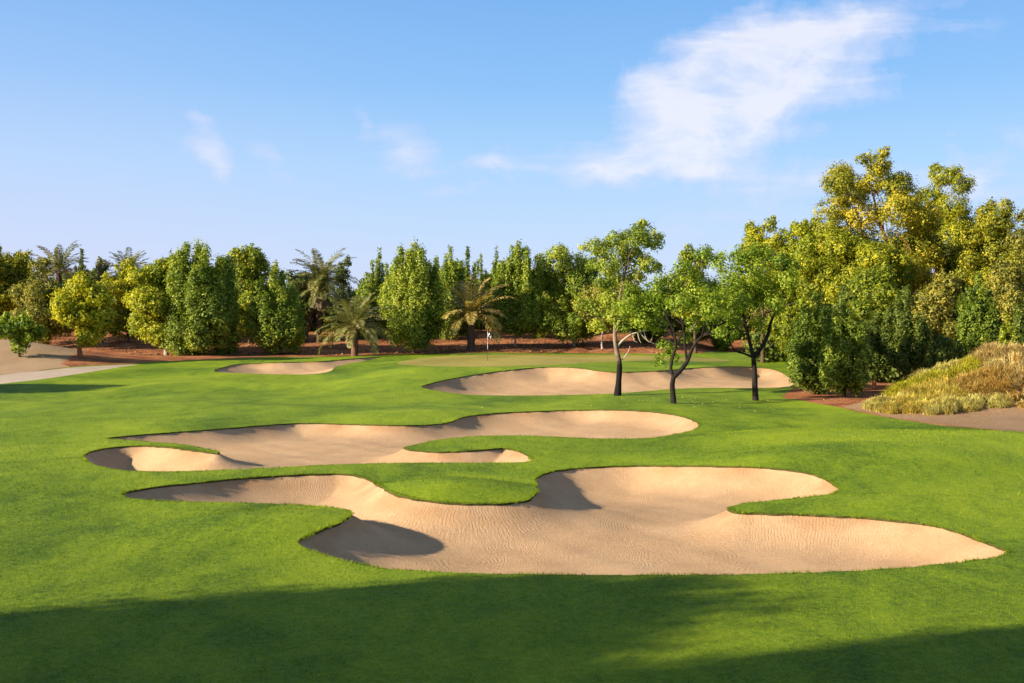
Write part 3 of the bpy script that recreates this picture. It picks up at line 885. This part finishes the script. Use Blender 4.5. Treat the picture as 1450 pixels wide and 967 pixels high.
# fill far behind the belt, each a crown seen through the gaps
for k, (cx, top, hw, c, lab) in enumerate([
        (205, 372, 50, 'dark', 'dark tree deep behind the yellow crowns on the left'),
        (320, 362, 50, 'mid', 'dark tree deep behind the large dark green tree'),
        (425, 380, 50, 'dark', 'dark tree deep behind the leaning palm'),
        (560, 372, 50, 'mid', 'dark tree deep behind the large bright green tree'),
        (640, 368, 55, 'mid', 'dark tree deep behind the yellow palm'),
        (712, 366, 52, 'mid', 'dark tree deep behind the flagstick'),
        (775, 372, 52, 'dark', 'dark tree deep behind the wide green tree'),
        (895, 395, 52, 'dark', 'dark tree deep behind the two toned trunk'),
        (20, 360, 60, 'mid', 'dark tree deep behind the dune'),
        (120, 378, 55, 'mid', 'dark tree deep behind the small yellow tree'),
        (1060, 390, 55, 'mid', 'dark tree deep behind the forked lawn tree'),
        (980, 392, 50, 'mid', 'dark tree deep behind the middle lawn tree')]):
    broad(lab, cx, top, hw, 492, c, D=121, n=10, seed=60 + k, group=G1, size=.30, cover=1.25, tone=-.08)

# ------------------------------------------------------------------ the three trees on the lawn
shaped('tallest lawn tree with a two toned trunk, dark below and pale peeling above', (874, 560), None,
       [(912,326,15),(903,340,15),(890,348,17),(925,342,13),(868,340,14),(862,356,16),(842,350,12),(905,364,17),(929,378,9),(915,374,12),(880,368,17),(856,378,15),(900,390,13),(872,394,15),(838,372,11),(888,410,14),(862,424,14),(846,438,14),(826,430,12),(880,436,14),(900,422,11),(828,350,7),(848,462,12),(880,460,12),(816,452,10),(866,448,12),(852,402,12),(912,314,8),(893,330,8)],
       [{'p': [(874,560),(876,540),(877,515),(872,490),(871,465),(876,430),(884,390),(893,350)], 'r0': .165, 'r1': .05, 'twigs': 9},
        {'p': [(872,492),(882,482),(893,474),(906,470),(918,468)], 'r0': .075, 'r1': .02, 'n': 'dead_branch', 'b': 'dead'},
        {'p': [(903,471),(905,480),(908,486)], 'r0': .03, 'r1': .01, 'n': 'dead_branch', 'b': 'dead'},
        {'p': [(912,469),(914,477),(919,484),(923,480),(925,470)], 'r0': .028, 'r1': .01, 'n': 'dead_branch', 'b': 'dead'},
        {'p': [(896,473),(898,482),(903,485)], 'r0': .028, 'r1': .01, 'n': 'dead_branch', 'b': 'dead'},
        {'p': [(906,470),(915,481),(930,488)], 'r0': .026, 'r1': .01, 'n': 'dead_branch', 'b': 'dead'},
        {'p': [(876,513),(884,506),(890,497),(892,490)], 'r0': .035, 'r1': .012, 'n': 'dead_branch', 'b': 'dead'},
        {'p': [(872,450),(850,448),(825,449),(812,450)], 'r0': .035, 'r1': .012, 'b': 'dark'}],
       'mid', 'peel', .14, 1.2, 2, GL, tone=.1, tvar=.3)
shaped('lawn tree with low crooked dark limbs and a thin open crown, middle of the three', (954, 571), None,
       [(905,430,22),(885,436,13),(930,412,20),(955,402,20),(975,388,17),(925,440,20),(960,430,20),(985,420,20),(1000,402,15),(940,462,14),(912,458,13),(945,492,13),(935,510,8),(960,508,9),(1000,440,16),(985,458,12),(992,365,14),(1005,352,8),(962,380,13),(1010,425,14),(1015,455,12),(898,418,12),(940,395,12),(975,480,9),(1018,470,9)],
       [{'p': [(954,571),(953,560),(952,545),(954,532)], 'r0': .145, 'r1': .10},
        {'p': [(954,534),(950,522),(953,505),(957,490),(954,470),(940,440)], 'r0': .085, 'r1': .03, 'b': 'dark', 'twigs': 6},
        {'p': [(954,534),(964,524),(973,512),(980,495),(990,480),(1010,465),(1030,455)], 'r0': .12, 'r1': .03, 'b': 'dark', 'twigs': 6},
        {'p': [(973,512),(970,490),(968,465),(960,440),(948,420)], 'r0': .065, 'r1': .02, 'b': 'dark', 'twigs': 6},
        {'p': [(978,470),(988,452),(992,430),(990,395)], 'r0': .045, 'r1': .015, 'b': 'peel', 'twigs': 5}],
       'bright', 'dark', .13, .88, 3, GL, tone=.08, tvar=.25)
shaped('lawn tree whose dark trunk forks evenly in a wide V, nearest the dense cone trees', (1070, 567), None,
       [(1040,400,24),(1065,388,24),(1035,430,19),(1065,428,22),(1018,440,16),(1090,410,20),(1112,398,18),(1055,362,20),(1030,370,17),(1082,358,18),(1095,432,15),(1050,454,14),(1075,458,12),(1012,418,15),(1020,468,10),(1122,378,14),(1042,476,10),(1105,370,14)],
       [{'p': [(1070,567),(1069,545),(1068,520),(1067,505)], 'r0': .155, 'r1': .11},
        {'p': [(1067,507),(1063,490),(1058,470),(1054,450),(1048,410)], 'r0': .11, 'r1': .035, 'b': 'dark', 'twigs': 7},
        {'p': [(1067,507),(1078,492),(1087,475),(1092,455),(1102,435),(1112,420)], 'r0': .12, 'r1': .03, 'b': 'dark', 'twigs': 7},
        {'p': [(1066,506),(1055,501),(1042,497),(1034,485),(1030,470)], 'r0': .06, 'r1': .02, 'b': 'dark', 'twigs': 3},
        {'p': [(1092,450),(1105,437),(1120,430),(1130,428)], 'r0': .03, 'r1': .01, 'n': 'dead_branch', 'b': 'dead'}],
       'bright', 'dark', .135, .95, 4, GL, tone=.1, tvar=.28)

# ------------------------------------------------------------------ the dense group on the right
broad('sunlit yellow green tree behind the evenly forked lawn tree', 1080, 306, 46, 470, 'yel', D=86, n=16, seed=31, group=G2, size=.18, tone=-.02)
broad('lime green tree left of the tallest golden tree', 1132, 302, 38, 470, 'lime', D=84, n=15, seed=32, group=G2, size=.18, tone=.1)
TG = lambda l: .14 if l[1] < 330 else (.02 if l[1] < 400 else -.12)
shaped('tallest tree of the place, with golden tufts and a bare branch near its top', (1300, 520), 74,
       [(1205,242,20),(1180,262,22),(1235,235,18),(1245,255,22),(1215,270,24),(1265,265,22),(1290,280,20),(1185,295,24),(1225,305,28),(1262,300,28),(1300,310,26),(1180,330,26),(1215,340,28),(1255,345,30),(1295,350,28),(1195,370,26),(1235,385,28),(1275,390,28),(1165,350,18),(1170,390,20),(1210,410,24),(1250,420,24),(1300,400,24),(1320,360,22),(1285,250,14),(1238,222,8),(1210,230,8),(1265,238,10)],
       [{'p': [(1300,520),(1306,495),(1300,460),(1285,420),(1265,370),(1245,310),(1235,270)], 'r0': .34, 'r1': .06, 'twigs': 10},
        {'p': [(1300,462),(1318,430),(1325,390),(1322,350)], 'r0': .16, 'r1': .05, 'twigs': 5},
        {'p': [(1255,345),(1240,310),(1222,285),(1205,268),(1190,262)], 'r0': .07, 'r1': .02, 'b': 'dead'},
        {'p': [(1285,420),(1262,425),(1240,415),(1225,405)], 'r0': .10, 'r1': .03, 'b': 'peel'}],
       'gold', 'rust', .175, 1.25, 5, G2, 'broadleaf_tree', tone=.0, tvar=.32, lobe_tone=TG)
shaped('golden green tree with a rounded tower top right of the tallest tree', (1352, 500), 82,
       [(1335,250,18),(1352,265,16),(1325,275,18),(1345,292,22),(1365,310,24),(1320,315,22),(1340,335,26),(1375,340,26),(1315,360,22),(1350,375,26),(1385,380,24),(1335,410,24),(1370,415,24),(1330,238,9),(1350,245,10)],
       [{'p': [(1352,500),(1350,460),(1352,420),(1345,360),(1340,300)], 'r0': .26, 'r1': .06, 'twigs': 8},
        {'p': [(1350,470),(1370,430),(1378,380)], 'r0': .14, 'r1': .05, 'twigs': 4}],
       'yel', 'rust', .185, 1.25, 6, G2, 'broadleaf_tree', tone=-.04, tvar=.3)
broad('golden topped tree at the right edge, behind the small cone trees', 1412, 277, 54, 450, 'gold', D=80, n=19, seed=33, group=G2, size=.18, tone=-.08, bark='rust')
broad('dark olive tree at the far right edge behind the pink grass', 1462, 285, 44, 470, 'olive', D=74, n=15, seed=34, group=G2, size=.18, tone=-.12)
broad('dark shaded tree under the tallest golden tree', 1215, 405, 58, 515, 'dark', D=72, n=14, seed=35, group=G2, size=.19, tone=.0)  # dark leaves on these three trees paint in the shade below the crowns
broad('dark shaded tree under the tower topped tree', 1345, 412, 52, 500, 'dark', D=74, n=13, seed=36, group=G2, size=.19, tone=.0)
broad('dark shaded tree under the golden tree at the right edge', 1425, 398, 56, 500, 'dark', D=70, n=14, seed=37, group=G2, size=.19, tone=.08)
spires('dense dark green cone tree nearest the far bunker, with leaves almost to the ground', 1158, 418, 46, 553, 'mid', base=558, n=16, seed=38, group=G2, size=.14, tone=-.26, cone=.3, bark='dark', trunk_r=.1)  # tone lowered so the leaf colour carries the shade
spires('brighter green cone tree on thin dark stems at the turf corner', 1196, 428, 38, 556, 'mid', base=563, n=14, seed=39, group=G2, size=.14, tone=-.08, cone=.45, bark='dark', trunk_r=.08)
spires('dark green pointed tree left of the golden grass mound', 1283, 408, 36, 528, 'dark', D=62, n=12, seed=40, group=G2, size=.15, tone=.12, cone=.4, bark='rust')  # dark green leaves, darkened further to stand in for shade
spires('leafy green pointed tree directly above the golden grass mound', 1385, 388, 34, 505, 'mid', D=62, n=11, seed=41, group=G2, size=.15, tone=-.16, cone=.55)
spires('small yellow green cone tree behind the pink plumed grass', 1427, 448, 20, 512, 'lime', D=58, n=8, seed=42, group=G2, size=.14, tone=.0, cone=.5)
spires('tall narrow green tree cut by the right edge above the pink grass', 1452, 422, 24, 505, 'dark', D=60, n=8, seed=43, group=G2, size=.15, tone=.15)  # shade painted in by the dark leaf colour
spires('low green bushy tree between the dark pointed tree and the grass mound', 1338, 478, 30, 520, 'dark', D=60, n=8, seed=45, group=G2, size=.15, tone=.1)  # dark leaf colour stands in for shade here too

broad('broad yellow olive tree filling the middle under the golden crowns', 1215, 322, 88, 460, 'yel', D=77, n=22, seed=46, group=G2, size=.18, tone=-.10, bark='rust')
broad('olive green tree below and between the tower topped tree and the right edge golden tree', 1392, 318, 74, 470, 'yel', D=84, n=18, seed=47, group=G2, size=.18, tone=-.16, bark='rust')
broad('yellow green bushy tree low between the forked lawn tree and the dark cone tree', 1128, 400, 44, 512, 'lime', D=80, n=12, seed=48, group=G2, size=.18, tone=-.12)
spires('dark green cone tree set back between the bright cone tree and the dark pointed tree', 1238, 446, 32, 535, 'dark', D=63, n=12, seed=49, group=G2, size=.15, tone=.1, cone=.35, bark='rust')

# undergrowth added dark to give the deep shade at the belt's foot: nobody could count it
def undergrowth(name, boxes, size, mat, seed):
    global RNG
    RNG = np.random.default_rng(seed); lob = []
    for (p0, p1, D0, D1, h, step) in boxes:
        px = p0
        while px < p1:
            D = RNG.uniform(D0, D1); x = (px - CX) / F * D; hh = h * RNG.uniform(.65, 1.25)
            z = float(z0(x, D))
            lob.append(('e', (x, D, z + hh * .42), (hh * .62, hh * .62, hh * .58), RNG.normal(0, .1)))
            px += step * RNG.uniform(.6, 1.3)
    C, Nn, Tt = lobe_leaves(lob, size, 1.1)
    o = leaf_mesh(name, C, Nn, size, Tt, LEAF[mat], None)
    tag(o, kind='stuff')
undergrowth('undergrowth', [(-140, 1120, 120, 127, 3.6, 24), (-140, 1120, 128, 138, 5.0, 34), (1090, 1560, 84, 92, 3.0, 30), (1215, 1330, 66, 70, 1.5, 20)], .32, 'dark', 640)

broad('yellow green crown filling the notch between the tallest tree and the tower topped tree', 1300, 286, 44, 450, 'yel', D=86, n=16, seed=50, group=G2, size=.18, tone=-.06, bark='rust')
broad('lime crown directly left of and below the tallest tree', 1165, 312, 40, 440, 'lime', D=82, n=15, seed=51, group=G2, size=.18, tone=-.02)

broad('olive gold crown low in the gap left of the leafy pointed tree above the mound', 1330, 384, 44, 490, 'olive', D=68, n=12, seed=52, group=G2, size=.17, tone=.02, bark='rust')
broad('lime tinted crown between the dark cone tree and the dark pointed tree', 1240, 372, 42, 478, 'lime', D=69, n=12, seed=53, group=G2, size=.17, tone=-.14, bark='rust')
broad('olive crown above the small yellow green cone tree', 1428, 366, 40, 470, 'olive', D=68, n=11, seed=54, group=G2, size=.17, tone=.0, bark='rust')
# ------------------------------------------------------------------ ornamental grasses on the mound at the right
def gmat(name, lo, mid, hi): return leaf_mat(name, lo, mid, hi, .35, .6, .2, 1.5)
GM = {
    'pale':  gmat('silvery_grass', (.24, .205, .05), (.43, .36, .095), (.60, .50, .18)),
    'gold':  gmat('golden_grass', (.24, .18, .028), (.46, .35, .060), (.64, .50, .13)),
    'lime':  gmat('lime_grass', (.17, .18, .012), (.33, .31, .018), (.52, .44, .045)),
    'rust':  gmat('russet_grass', (.19, .11, .022), (.38, .235, .050), (.54, .37, .11)),
    'pink':  gmat('pink_grass', (.28, .18, .06), (.48, .34, .125), (.63, .48, .22)),
    'straw': gmat('straw_grass', (.25, .155, .04), (.46, .31, .085), (.62, .45, .16)),
}
GG = 'clumps of ornamental grass on the mound'
def grass_clump(label, x, y, rx, ry, n, h, mat, seed, h2=None):
    global RNG
    RNG = np.random.default_rng(7000 + seed)
    zc = float(z0(x, y)); n = int(n * 1.35)
    a = RNG.uniform(0, 2 * math.pi, n); q = np.sqrt(RNG.uniform(0, 1, n))
    # tufts inside the clump
    nt_ = max(8, n // 260); ta = RNG.uniform(0, 2 * math.pi, nt_); tq = np.sqrt(RNG.uniform(0, 1, nt_))
    tx, ty = np.cos(ta) * tq, np.sin(ta) * tq
    k = RNG.integers(0, nt_, n)
    X = (tx[k] + RNG.normal(0, .09, n)) * rx; Y = (ty[k] + RNG.normal(0, .09, n)) * ry
    rad = np.sqrt((X / rx) ** 2 + (Y / ry) ** 2)
    th = RNG.uniform(0, 2 * math.pi, nt_)[k]
    Z = z0(x + X, y + Y) - zc - .05
    L = .9 * h * RNG.uniform(.55, 1.2, n) * (1 - .35 * np.clip(rad, 0, 1) ** 2) * RNG.uniform(.75, 1.2, nt_)[k]
    d = RNG.uniform(0, 2 * math.pi, n); lean = RNG.uniform(.3, 1.15, n)
    # outward lean at the edge of the clump
    dx = np.cos(d) * .6 + X / rx * .55 + .05; dy = np.sin(d) * .6 + Y / ry * .55 - .12
    hw = .009 * RNG.uniform(.6, 1.5, n)
    sx, sy = -np.sin(d) * hw, np.cos(d) * hw
    P0 = np.stack([X, Y, Z], 1)
    P1 = P0 + np.stack([dx * L * .35 * lean, dy * L * .35 * lean, L * .62], 1)
    P2 = P1 + np.stack([dx * L * .55 * lean, dy * L * .55 * lean, L * (.42 - .62 * lean)], 1)
    S = np.stack([sx, sy, np.zeros(n)], 1)
    Vv = np.stack([P0 - S, P0 + S, P1 + S, P1 - S, P2 + S * .35, P2 - S * .35], 1).reshape(-1, 3)
    b = np.arange(n) * 6
    Fq = np.stack([np.stack([b, b + 1, b + 2, b + 3], 1), np.stack([b + 3, b + 2, b + 4, b + 5], 1)], 1).reshape(-1, 4)
    tone = np.repeat(np.clip(.5 + RNG.normal(0, .13, nt_)[k] + RNG.normal(0, .17, n), 0, 1), 6)
    o = mesh_np('ornamental_grass', Vv - 0, Fq, 4, mat, attrs={'tone': tone})
    o.location = (x, y, zc)
    return tag(o, label, 'grass clump', GG)
def gp(px, D): return ((px - CX) / F * D, D)
CL = [
    ('low silvery grass clump at the left tip of the mound', 1252, 48.6, 1.05, 1.0, 5200, .75, 'pale'),
    ('golden grass clump beside the silvery left tip of the mound', 1290, 47.6, 1.15, 1.1, 6000, .8, 'gold'),
    ('silvery green grass clump low at the front middle of the mound', 1338, 46.6, 1.1, .9, 5600, .75, 'pale'),
    ('golden straw grass in the middle of the mound front', 1322, 48.4, 1.3, 1.1, 6400, .9, 'gold'),
    ('bright lime green grass patch on the top of the mound', 1352, 50.0, 1.5, 1.0, 6000, .75, 'lime'),
    ('lime tinted grass on the left slope of the mound, below the dark pointed tree', 1296, 50.4, 1.2, 1.1, 5600, .8, 'lime'),
    ('silvery topped tuft at the crest left of the lime patch', 1322, 51.2, 1.0, .9, 4200, .85, 'pale'),
    ('golden grass band between the lime patch and the russet clump', 1368, 48.4, 1.1, 1.0, 5200, .8, 'straw'),
    ('russet brown dry grass clump on the right of the mound', 1402, 48.2, 1.15, 1.0, 7200, .8, 'rust'),
    ('pale grass at the foot of the russet clump', 1388, 46.8, 1.05, .7, 4600, .65, 'pale'),
    ('pink plumed tall grass on the crest behind the russet clump', 1412, 50.8, 1.3, 1.0, 7500, .95, 'pink'),
    ('pinkish straw grass between the russet clump and the right edge', 1438, 48.8, 1.1, 1.1, 6800, .8, 'pink'),
    ('straw coloured grass clump at the right edge of the track', 1464, 46.4, .9, .8, 4200, .7, 'straw'),
    ('tall pink grass at the right edge behind the mound', 1460, 51.0, 1.3, 1.2, 6000, .8, 'pink'),
]
for k, (lab, px, D, rx, ry, n, h, m) in enumerate(CL):
    x, y = gp(px, D); grass_clump(lab, x, y, rx, ry, n, h, GM[m], k)

# ------------------------------------------------------------------ flagstick
fx_, fy_ = ground(690.5, 512.5)
fz = float(z0(fx_, fy_))
M_WHITE = plain_mat('white_paint', (.78, .78, .76), .45)
M_BLACK = plain_mat('black_paint', (.015, .015, .016), .45)
root = empty('flagstick', (fx_, fy_, fz))
tag(root, 'black and white flagstick with a chequered flag on the putting green', 'golf flag')
s = fy_ / F
Ht = zpx(469, fy_) - fz
def band(a, b, mat, nm='pole'):
    MB().tube([(0, 0, a), (0, 0, b)], [.015, .013], 10).build(nm, mat, root)
zq = [-.05, (512.5 - 495) * s, (512.5 - 488) * s, (512.5 - 484) * s, Ht]
band(zq[0], zq[1], M_BLACK); band(zq[1], zq[2], M_WHITE, 'pole_band'); band(zq[2], zq[3], M_WHITE, 'pole_band'); band(zq[3], Ht, M_WHITE, 'pole_tip')
mf, ntf, pf, of = new_mat('chequered_cloth')
ck = N(ntf, 'ShaderNodeTexChecker', {'Color1': (.8, .8, .78, 1), 'Color2': (.012, .012, .014, 1), 'Scale': 5.2})
ntf.links.new(mapping(ntf, N(ntf, 'ShaderNodeAttribute', attribute_name='cloth').outputs['Vector'], (1, 1, 1), loc=(.01, .01, .05)), ck.inputs['Vector'])
ntf.links.new(ck.outputs[0], pf.inputs['Base Color']); pf.inputs['Roughness'].default_value = .8
vv, ff, uvw = [], [], []
nu, nv = 16, 10
for i in range(nu + 1):                 # a limp flag, hanging in folds from the pole
    for j in range(nv + 1):
        u, v = i / nu, j / nv
        x_ = .02 + .22 * u + .03 * math.sin(v * 5)
        y_ = .055 * math.sin(u * 9 + v * 2) * (.3 + u)
        z_ = Ht - .06 - v * .30 - .20 * u ** 1.5 + .02 * math.sin(u * 7)
        vv.append((x_, y_, z_)); uvw.append((u * .6, v * .5, 0))
for i in range(nu):
    for j in range(nv):
        a = i * (nv + 1) + j; ff.append((a, a + nv + 1, a + nv + 2, a + 1))
me = bpy.data.meshes.new('flag'); me.from_pydata(vv, [], ff); me.materials.append(mf)
at_ = me.attributes.new('cloth', 'FLOAT_VECTOR', 'POINT'); at_.data.foreach_set('vector', np.array(uvw, np.float32).ravel())
me.polygons.foreach_set('use_smooth', np.ones(len(ff), bool))
fo = bpy.data.objects.new('flag', me); COL.objects.link(fo); fo.parent = root
sm_ = fo.modifiers.new('solid', 'SOLIDIFY'); sm_.thickness = .004
MB().tube([(0, 0, -.02), (0, 0, .012)], [.054, .054], 20).build('cup_rim', M_WHITE, root)

# ------------------------------------------------------------------ fallen leaves on the turf under the lawn trees
RNG = np.random.default_rng(77)
n = 60
X = np.concatenate([RNG.normal(8.6, 2.8, n), RNG.uniform(-2, 16, 30)]); Y = np.concatenate([RNG.normal(52.8, 1.8, n), RNG.uniform(44, 56, 30)])
ok = sdf(P_FAR, X, Y) < -.3; X, Y = X[ok], Y[ok]
C = np.stack([X, Y, z0(X, Y) + .03], 1)
M_FALL = leaf_mat('fallen_leaf', (.20, .19, .03), (.27, .27, .05), (.33, .33, .09), .2)
o = leaf_mesh('fallen_leaves', C, np.stack([RNG.normal(0, .4, len(X)), RNG.normal(0, .4, len(X)) - .4, np.ones(len(X))], 1), .065, RNG.uniform(0, 1, len(X)), M_FALL, None, .7)
tag(o, kind='stuff')

# ------------------------------------------------------------------ trees standing outside the frame whose shade falls into it
def shade_tree(x, y, h, r, seed, hb=.28):
    random.seed(seed); global RNG
    RNG = np.random.default_rng(seed)
    root = tree_root('broadleaf_tree', 'large shade tree on the turf left of the view, casting the long shade', 'shade trees left of the view', x, y)
    lobes = []
    for k in range(16):
        u = np.array([random.gauss(0, 1) for _ in range(3)]); u /= np.linalg.norm(u)
        c = (u[0] * r * .62, u[1] * r * .62, h * (hb + 1) / 2 + u[2] * h * (1 - hb) * .33)
        q = r * random.uniform(.34, .46); lobes.append(('e', c, (q, q, q * .8), 0))
    lobes.append(('e', (0, 0, h * (hb + 1) / 2), (r * .62, r * .62, h * (1 - hb) * .36), 0))
    C, Nn, Tt = lobe_leaves(lobes, .34, 1.5)
    leaf_mesh('crown', C, Nn, .34, Tt, LEAF['mid'], root)
    p = curve([(0, 0, -.2), (.1, 0, h * .3), (0, .1, h * .7)], 5)
    mb = MB(); mb.tube(p, flare(p, .3, .08), 9)
    for k in range(6):
        q = limb_path(p[random.randint(3, 6)], lobes[k][1]); mb.tube(q, flare(q, .12, .02), 5)
    mb.build('trunk', BARK['brown'], root)
for k, a in enumerate(SHADE): shade_tree(*a, seed=8000 + k)

# dry leaf litter on the earth under the belt
RNG = np.random.default_rng(78)
n = 6500
X = RNG.uniform(-46, 14, n); Y = RNG.uniform(96, 114, n)
ok = (sdf(P_EARTH, X, Y) > .3) & (np.sin(X * .9 + 1) * np.sin(Y * .7) + RNG.uniform(-1, 1, n) > .1); X, Y = X[ok], Y[ok]
C = np.stack([X, Y, z0(X, Y) + .04], 1)
M_LITTER = leaf_mat('leaf_litter', (.06, .032, .018), (.17, .085, .04), (.33, .20, .10), .1, .6, .2, 1.0)
o = leaf_mesh('leaf_litter', C, np.stack([RNG.normal(0, .5, len(X)), RNG.normal(0, .5, len(X)) - .3, np.ones(len(X))], 1), .22, RNG.uniform(0, 1, len(X)), M_LITTER, None, .6)
tag(o, kind='stuff')
# ------------------------------------------------------------------ sky, sun, view
SKY_STRENGTH, EXPOSURE, SUN_STRENGTH = .10, 1.22, 5.0
w = bpy.data.worlds.new('World'); scene.world = w; w.use_nodes = True
nt = w.node_tree
bg = nt.nodes['Background']
sky = N(nt, 'ShaderNodeTexSky', sky_type='NISHITA', sun_disc=False)
az = R(SUN_AZ); sd = (-math.cos(az), -math.sin(az))        # towards the sun
sky.sun_elevation = R(SUN_EL)
sky.sun_rotation = math.atan2(sd[0], sd[1])
sky.air_density, sky.dust_density, sky.ozone_density, sky.altitude = 1.0, 1.2, 2.0, 0.0
bg.inputs['Strength'].default_value = SKY_STRENGTH
# sky: unseen zenith greyed to neutralise shadows, blue below, pale lavender at the horizon
SKY_DISPLAY = 1.0 / (2 ** EXPOSURE * SKY_STRENGTH)
geo = nt.nodes.new('ShaderNodeTexCoord').outputs['Generated']
sep = N(nt, 'ShaderNodeSeparateXYZ', {0: geo})
dx_, dy_, dz_ = sep.outputs
grad = ramp(nt, math_n(nt, 'MULTIPLY', dz_, 1.0, clamp=True), [(0.0, (.68, .76, .98)), (.05, (.60, .74, 1.0)), (.13, (.43, .68, 1.0)), (.20, (.27, .55, .96)), (.30, (.175, .43, .87)), (.55, (.20, .31, .54)), (1.0, (.22, .27, .38))])
warm = math_n(nt, 'MULTIPLY', maprange(nt, dx_, .05, -.5, smooth=True), maprange(nt, dz_, .32, .0))
grad = mixc(nt, math_n(nt, 'MULTIPLY', warm, .55), grad, (.68, .70, .99))
# clouds: soft patches in given directions, broken up by noise
u_ = math_n(nt, 'DIVIDE', dx_, math_n(nt, 'MAXIMUM', dy_, .05))
v_ = math_n(nt, 'DIVIDE', dz_, math_n(nt, 'MAXIMUM', dy_, .05))
uv = N(nt, 'ShaderNodeCombineXYZ', {0: u_, 1: v_, 2: 0.0}).outputs[0]
nz = N(nt, 'ShaderNodeTexNoise', {'Vector': uv, 'Scale': 9.0, 'Detail': 5.0, 'Roughness': .6})
wofs = N(nt, 'ShaderNodeVectorMath', {0: N(nt, 'ShaderNodeVectorMath', {0: nz.outputs['Color'], 1: (.5, .5, .5)}, operation='SUBTRACT').outputs[0], 1: (.075, .075, 0)}, operation='MULTIPLY').outputs[0]
uvw_ = N(nt, 'ShaderNodeVectorMath', {0: uv, 1: wofs}, operation='ADD').outputs[0]
def puff(px, py, rx, ry, rot, a, soft=1.0):
    c = ((px - CX) / F, (HY - py) / F, 0)
    d = N(nt, 'ShaderNodeVectorMath', {0: uvw_, 1: c}, operation='SUBTRACT').outputs[0]
    d = mapping(nt, d, (F / rx, F / ry, 0)) if rot == 0 else mapping(nt, mapping(nt, d, (1, 1, 1), (0, 0, R(-rot))), (F / rx, F / ry, 0))
    L = N(nt, 'ShaderNodeVectorMath', {0: d}, operation='LENGTH').outputs['Value']
    return math_n(nt, 'MULTIPLY', maprange(nt, L, 1.0, 1.0 - soft, smooth=True), a)
PUFFS = [(990,158,170,135,35,1.15), (945,226,170,62,12,.95), (905,112,75,45,-10,.5), (1050,95,225,115,32,.85), (1150,55,290,130,22,.5), (1270,60,200,95,20,.3), (1170,115,230,100,22,.34), (1110,150,190,110,30,.42), (845,238,140,54,10,.75), (870,180,110,60,40,.3),
         (580,214,110,60,0,.78), (735,222,130,50,12,.85), (690,236,60,32,0,.5), (302,212,42,80,15,.75), (285,238,75,34,-50,.5), (385,228,80,32,-45,.42), (500,190,20,45,0,.35),
         (1110,268,220,60,8,.6), (1390,235,160,55,18,.65), (1430,272,170,45,5,.55), (640,282,90,14,8,.3), (1010,335,150,70,0,.22), (960,262,160,26,14,.4)]
dens = None
for pf_ in PUFFS:
    q_ = puff(*pf_)
    dens = q_ if dens is None else math_n(nt, 'ADD', dens, q_)
fb = noise(nt, mapping(nt, uvw_, (1, 1.4, 1), (0, 0, R(-28))), 10.0, 8, .6, .5)
fb2 = noise(nt, mapping(nt, uv, (.5, 2.4, 1), (0, 0, R(-30))), 12.0, 7, .62, .5)
mod = math_n(nt, 'ADD', fb, math_n(nt, 'MULTIPLY', math_n(nt, 'SUBTRACT', fb2, .5), .9))
# the patches shift the threshold of the noise, so their edges stay feathery
e_ = math_n(nt, 'SUBTRACT', math_n(nt, 'ADD', math_n(nt, 'MULTIPLY', math_n(nt, 'MINIMUM', dens, 1.15), .62), math_n(nt, 'MULTIPLY', math_n(nt, 'SUBTRACT', mod, .5), 1.15)), .16)
e_ = math_n(nt, 'MULTIPLY', e_, maprange(nt, dens, .0, .2))
e_ = math_n(nt, 'MULTIPLY', e_, maprange(nt, dy_, .1, .3))
alpha = maprange(nt, e_, .0, .62, 0, .90)
alpha = math_n(nt, 'POWER', alpha, .85)
ccol = mixc(nt, maprange(nt, alpha, .2, .8), (.72, .74, 1.0), (.90, .90, 1.0))
skyc = mixc(nt, alpha, grad, ccol)
skyc = N(nt, 'ShaderNodeVectorMath', {0: skyc, 1: (SKY_DISPLAY,) * 3}, operation='MULTIPLY').outputs[0]
skyc = mixc(nt, .93, sky.outputs[0], skyc)
nt.links.new(skyc, bg.inputs['Color'])

sl = bpy.data.lights.new('sun', 'SUN'); sl.energy = SUN_STRENGTH; sl.angle = R(.5); sl.color = (1.0, .86, .66)
so = bpy.data.objects.new('sun', sl); COL.objects.link(so)
e = R(SUN_EL)
dirv = Vector((math.cos(e) * math.cos(az), math.cos(e) * math.sin(az), -math.sin(e)))
so.rotation_euler = dirv.to_track_quat('-Z', 'Y').to_euler()
so.location = -dirv * 200

vs = scene.view_settings
vs.view_transform = 'Standard'; vs.look = 'None'; vs.gamma = 1.0; vs.use_curve_mapping = False
vs.exposure = EXPOSURE
cy = scene.cycles
cy.use_denoising = True
w.cycles.sampling_method = 'MANUAL'; w.cycles.sample_map_resolution = 256
cy.max_bounces = 6; cy.diffuse_bounces = 3; cy.glossy_bounces = 2; cy.transmission_bounces = 4; cy.transparent_max_bounces = 6
cy.caustics_reflective = False; cy.caustics_refractive = False
cy.use_adaptive_sampling = True; cy.adaptive_threshold = .015
scene.render.film_transparent = False
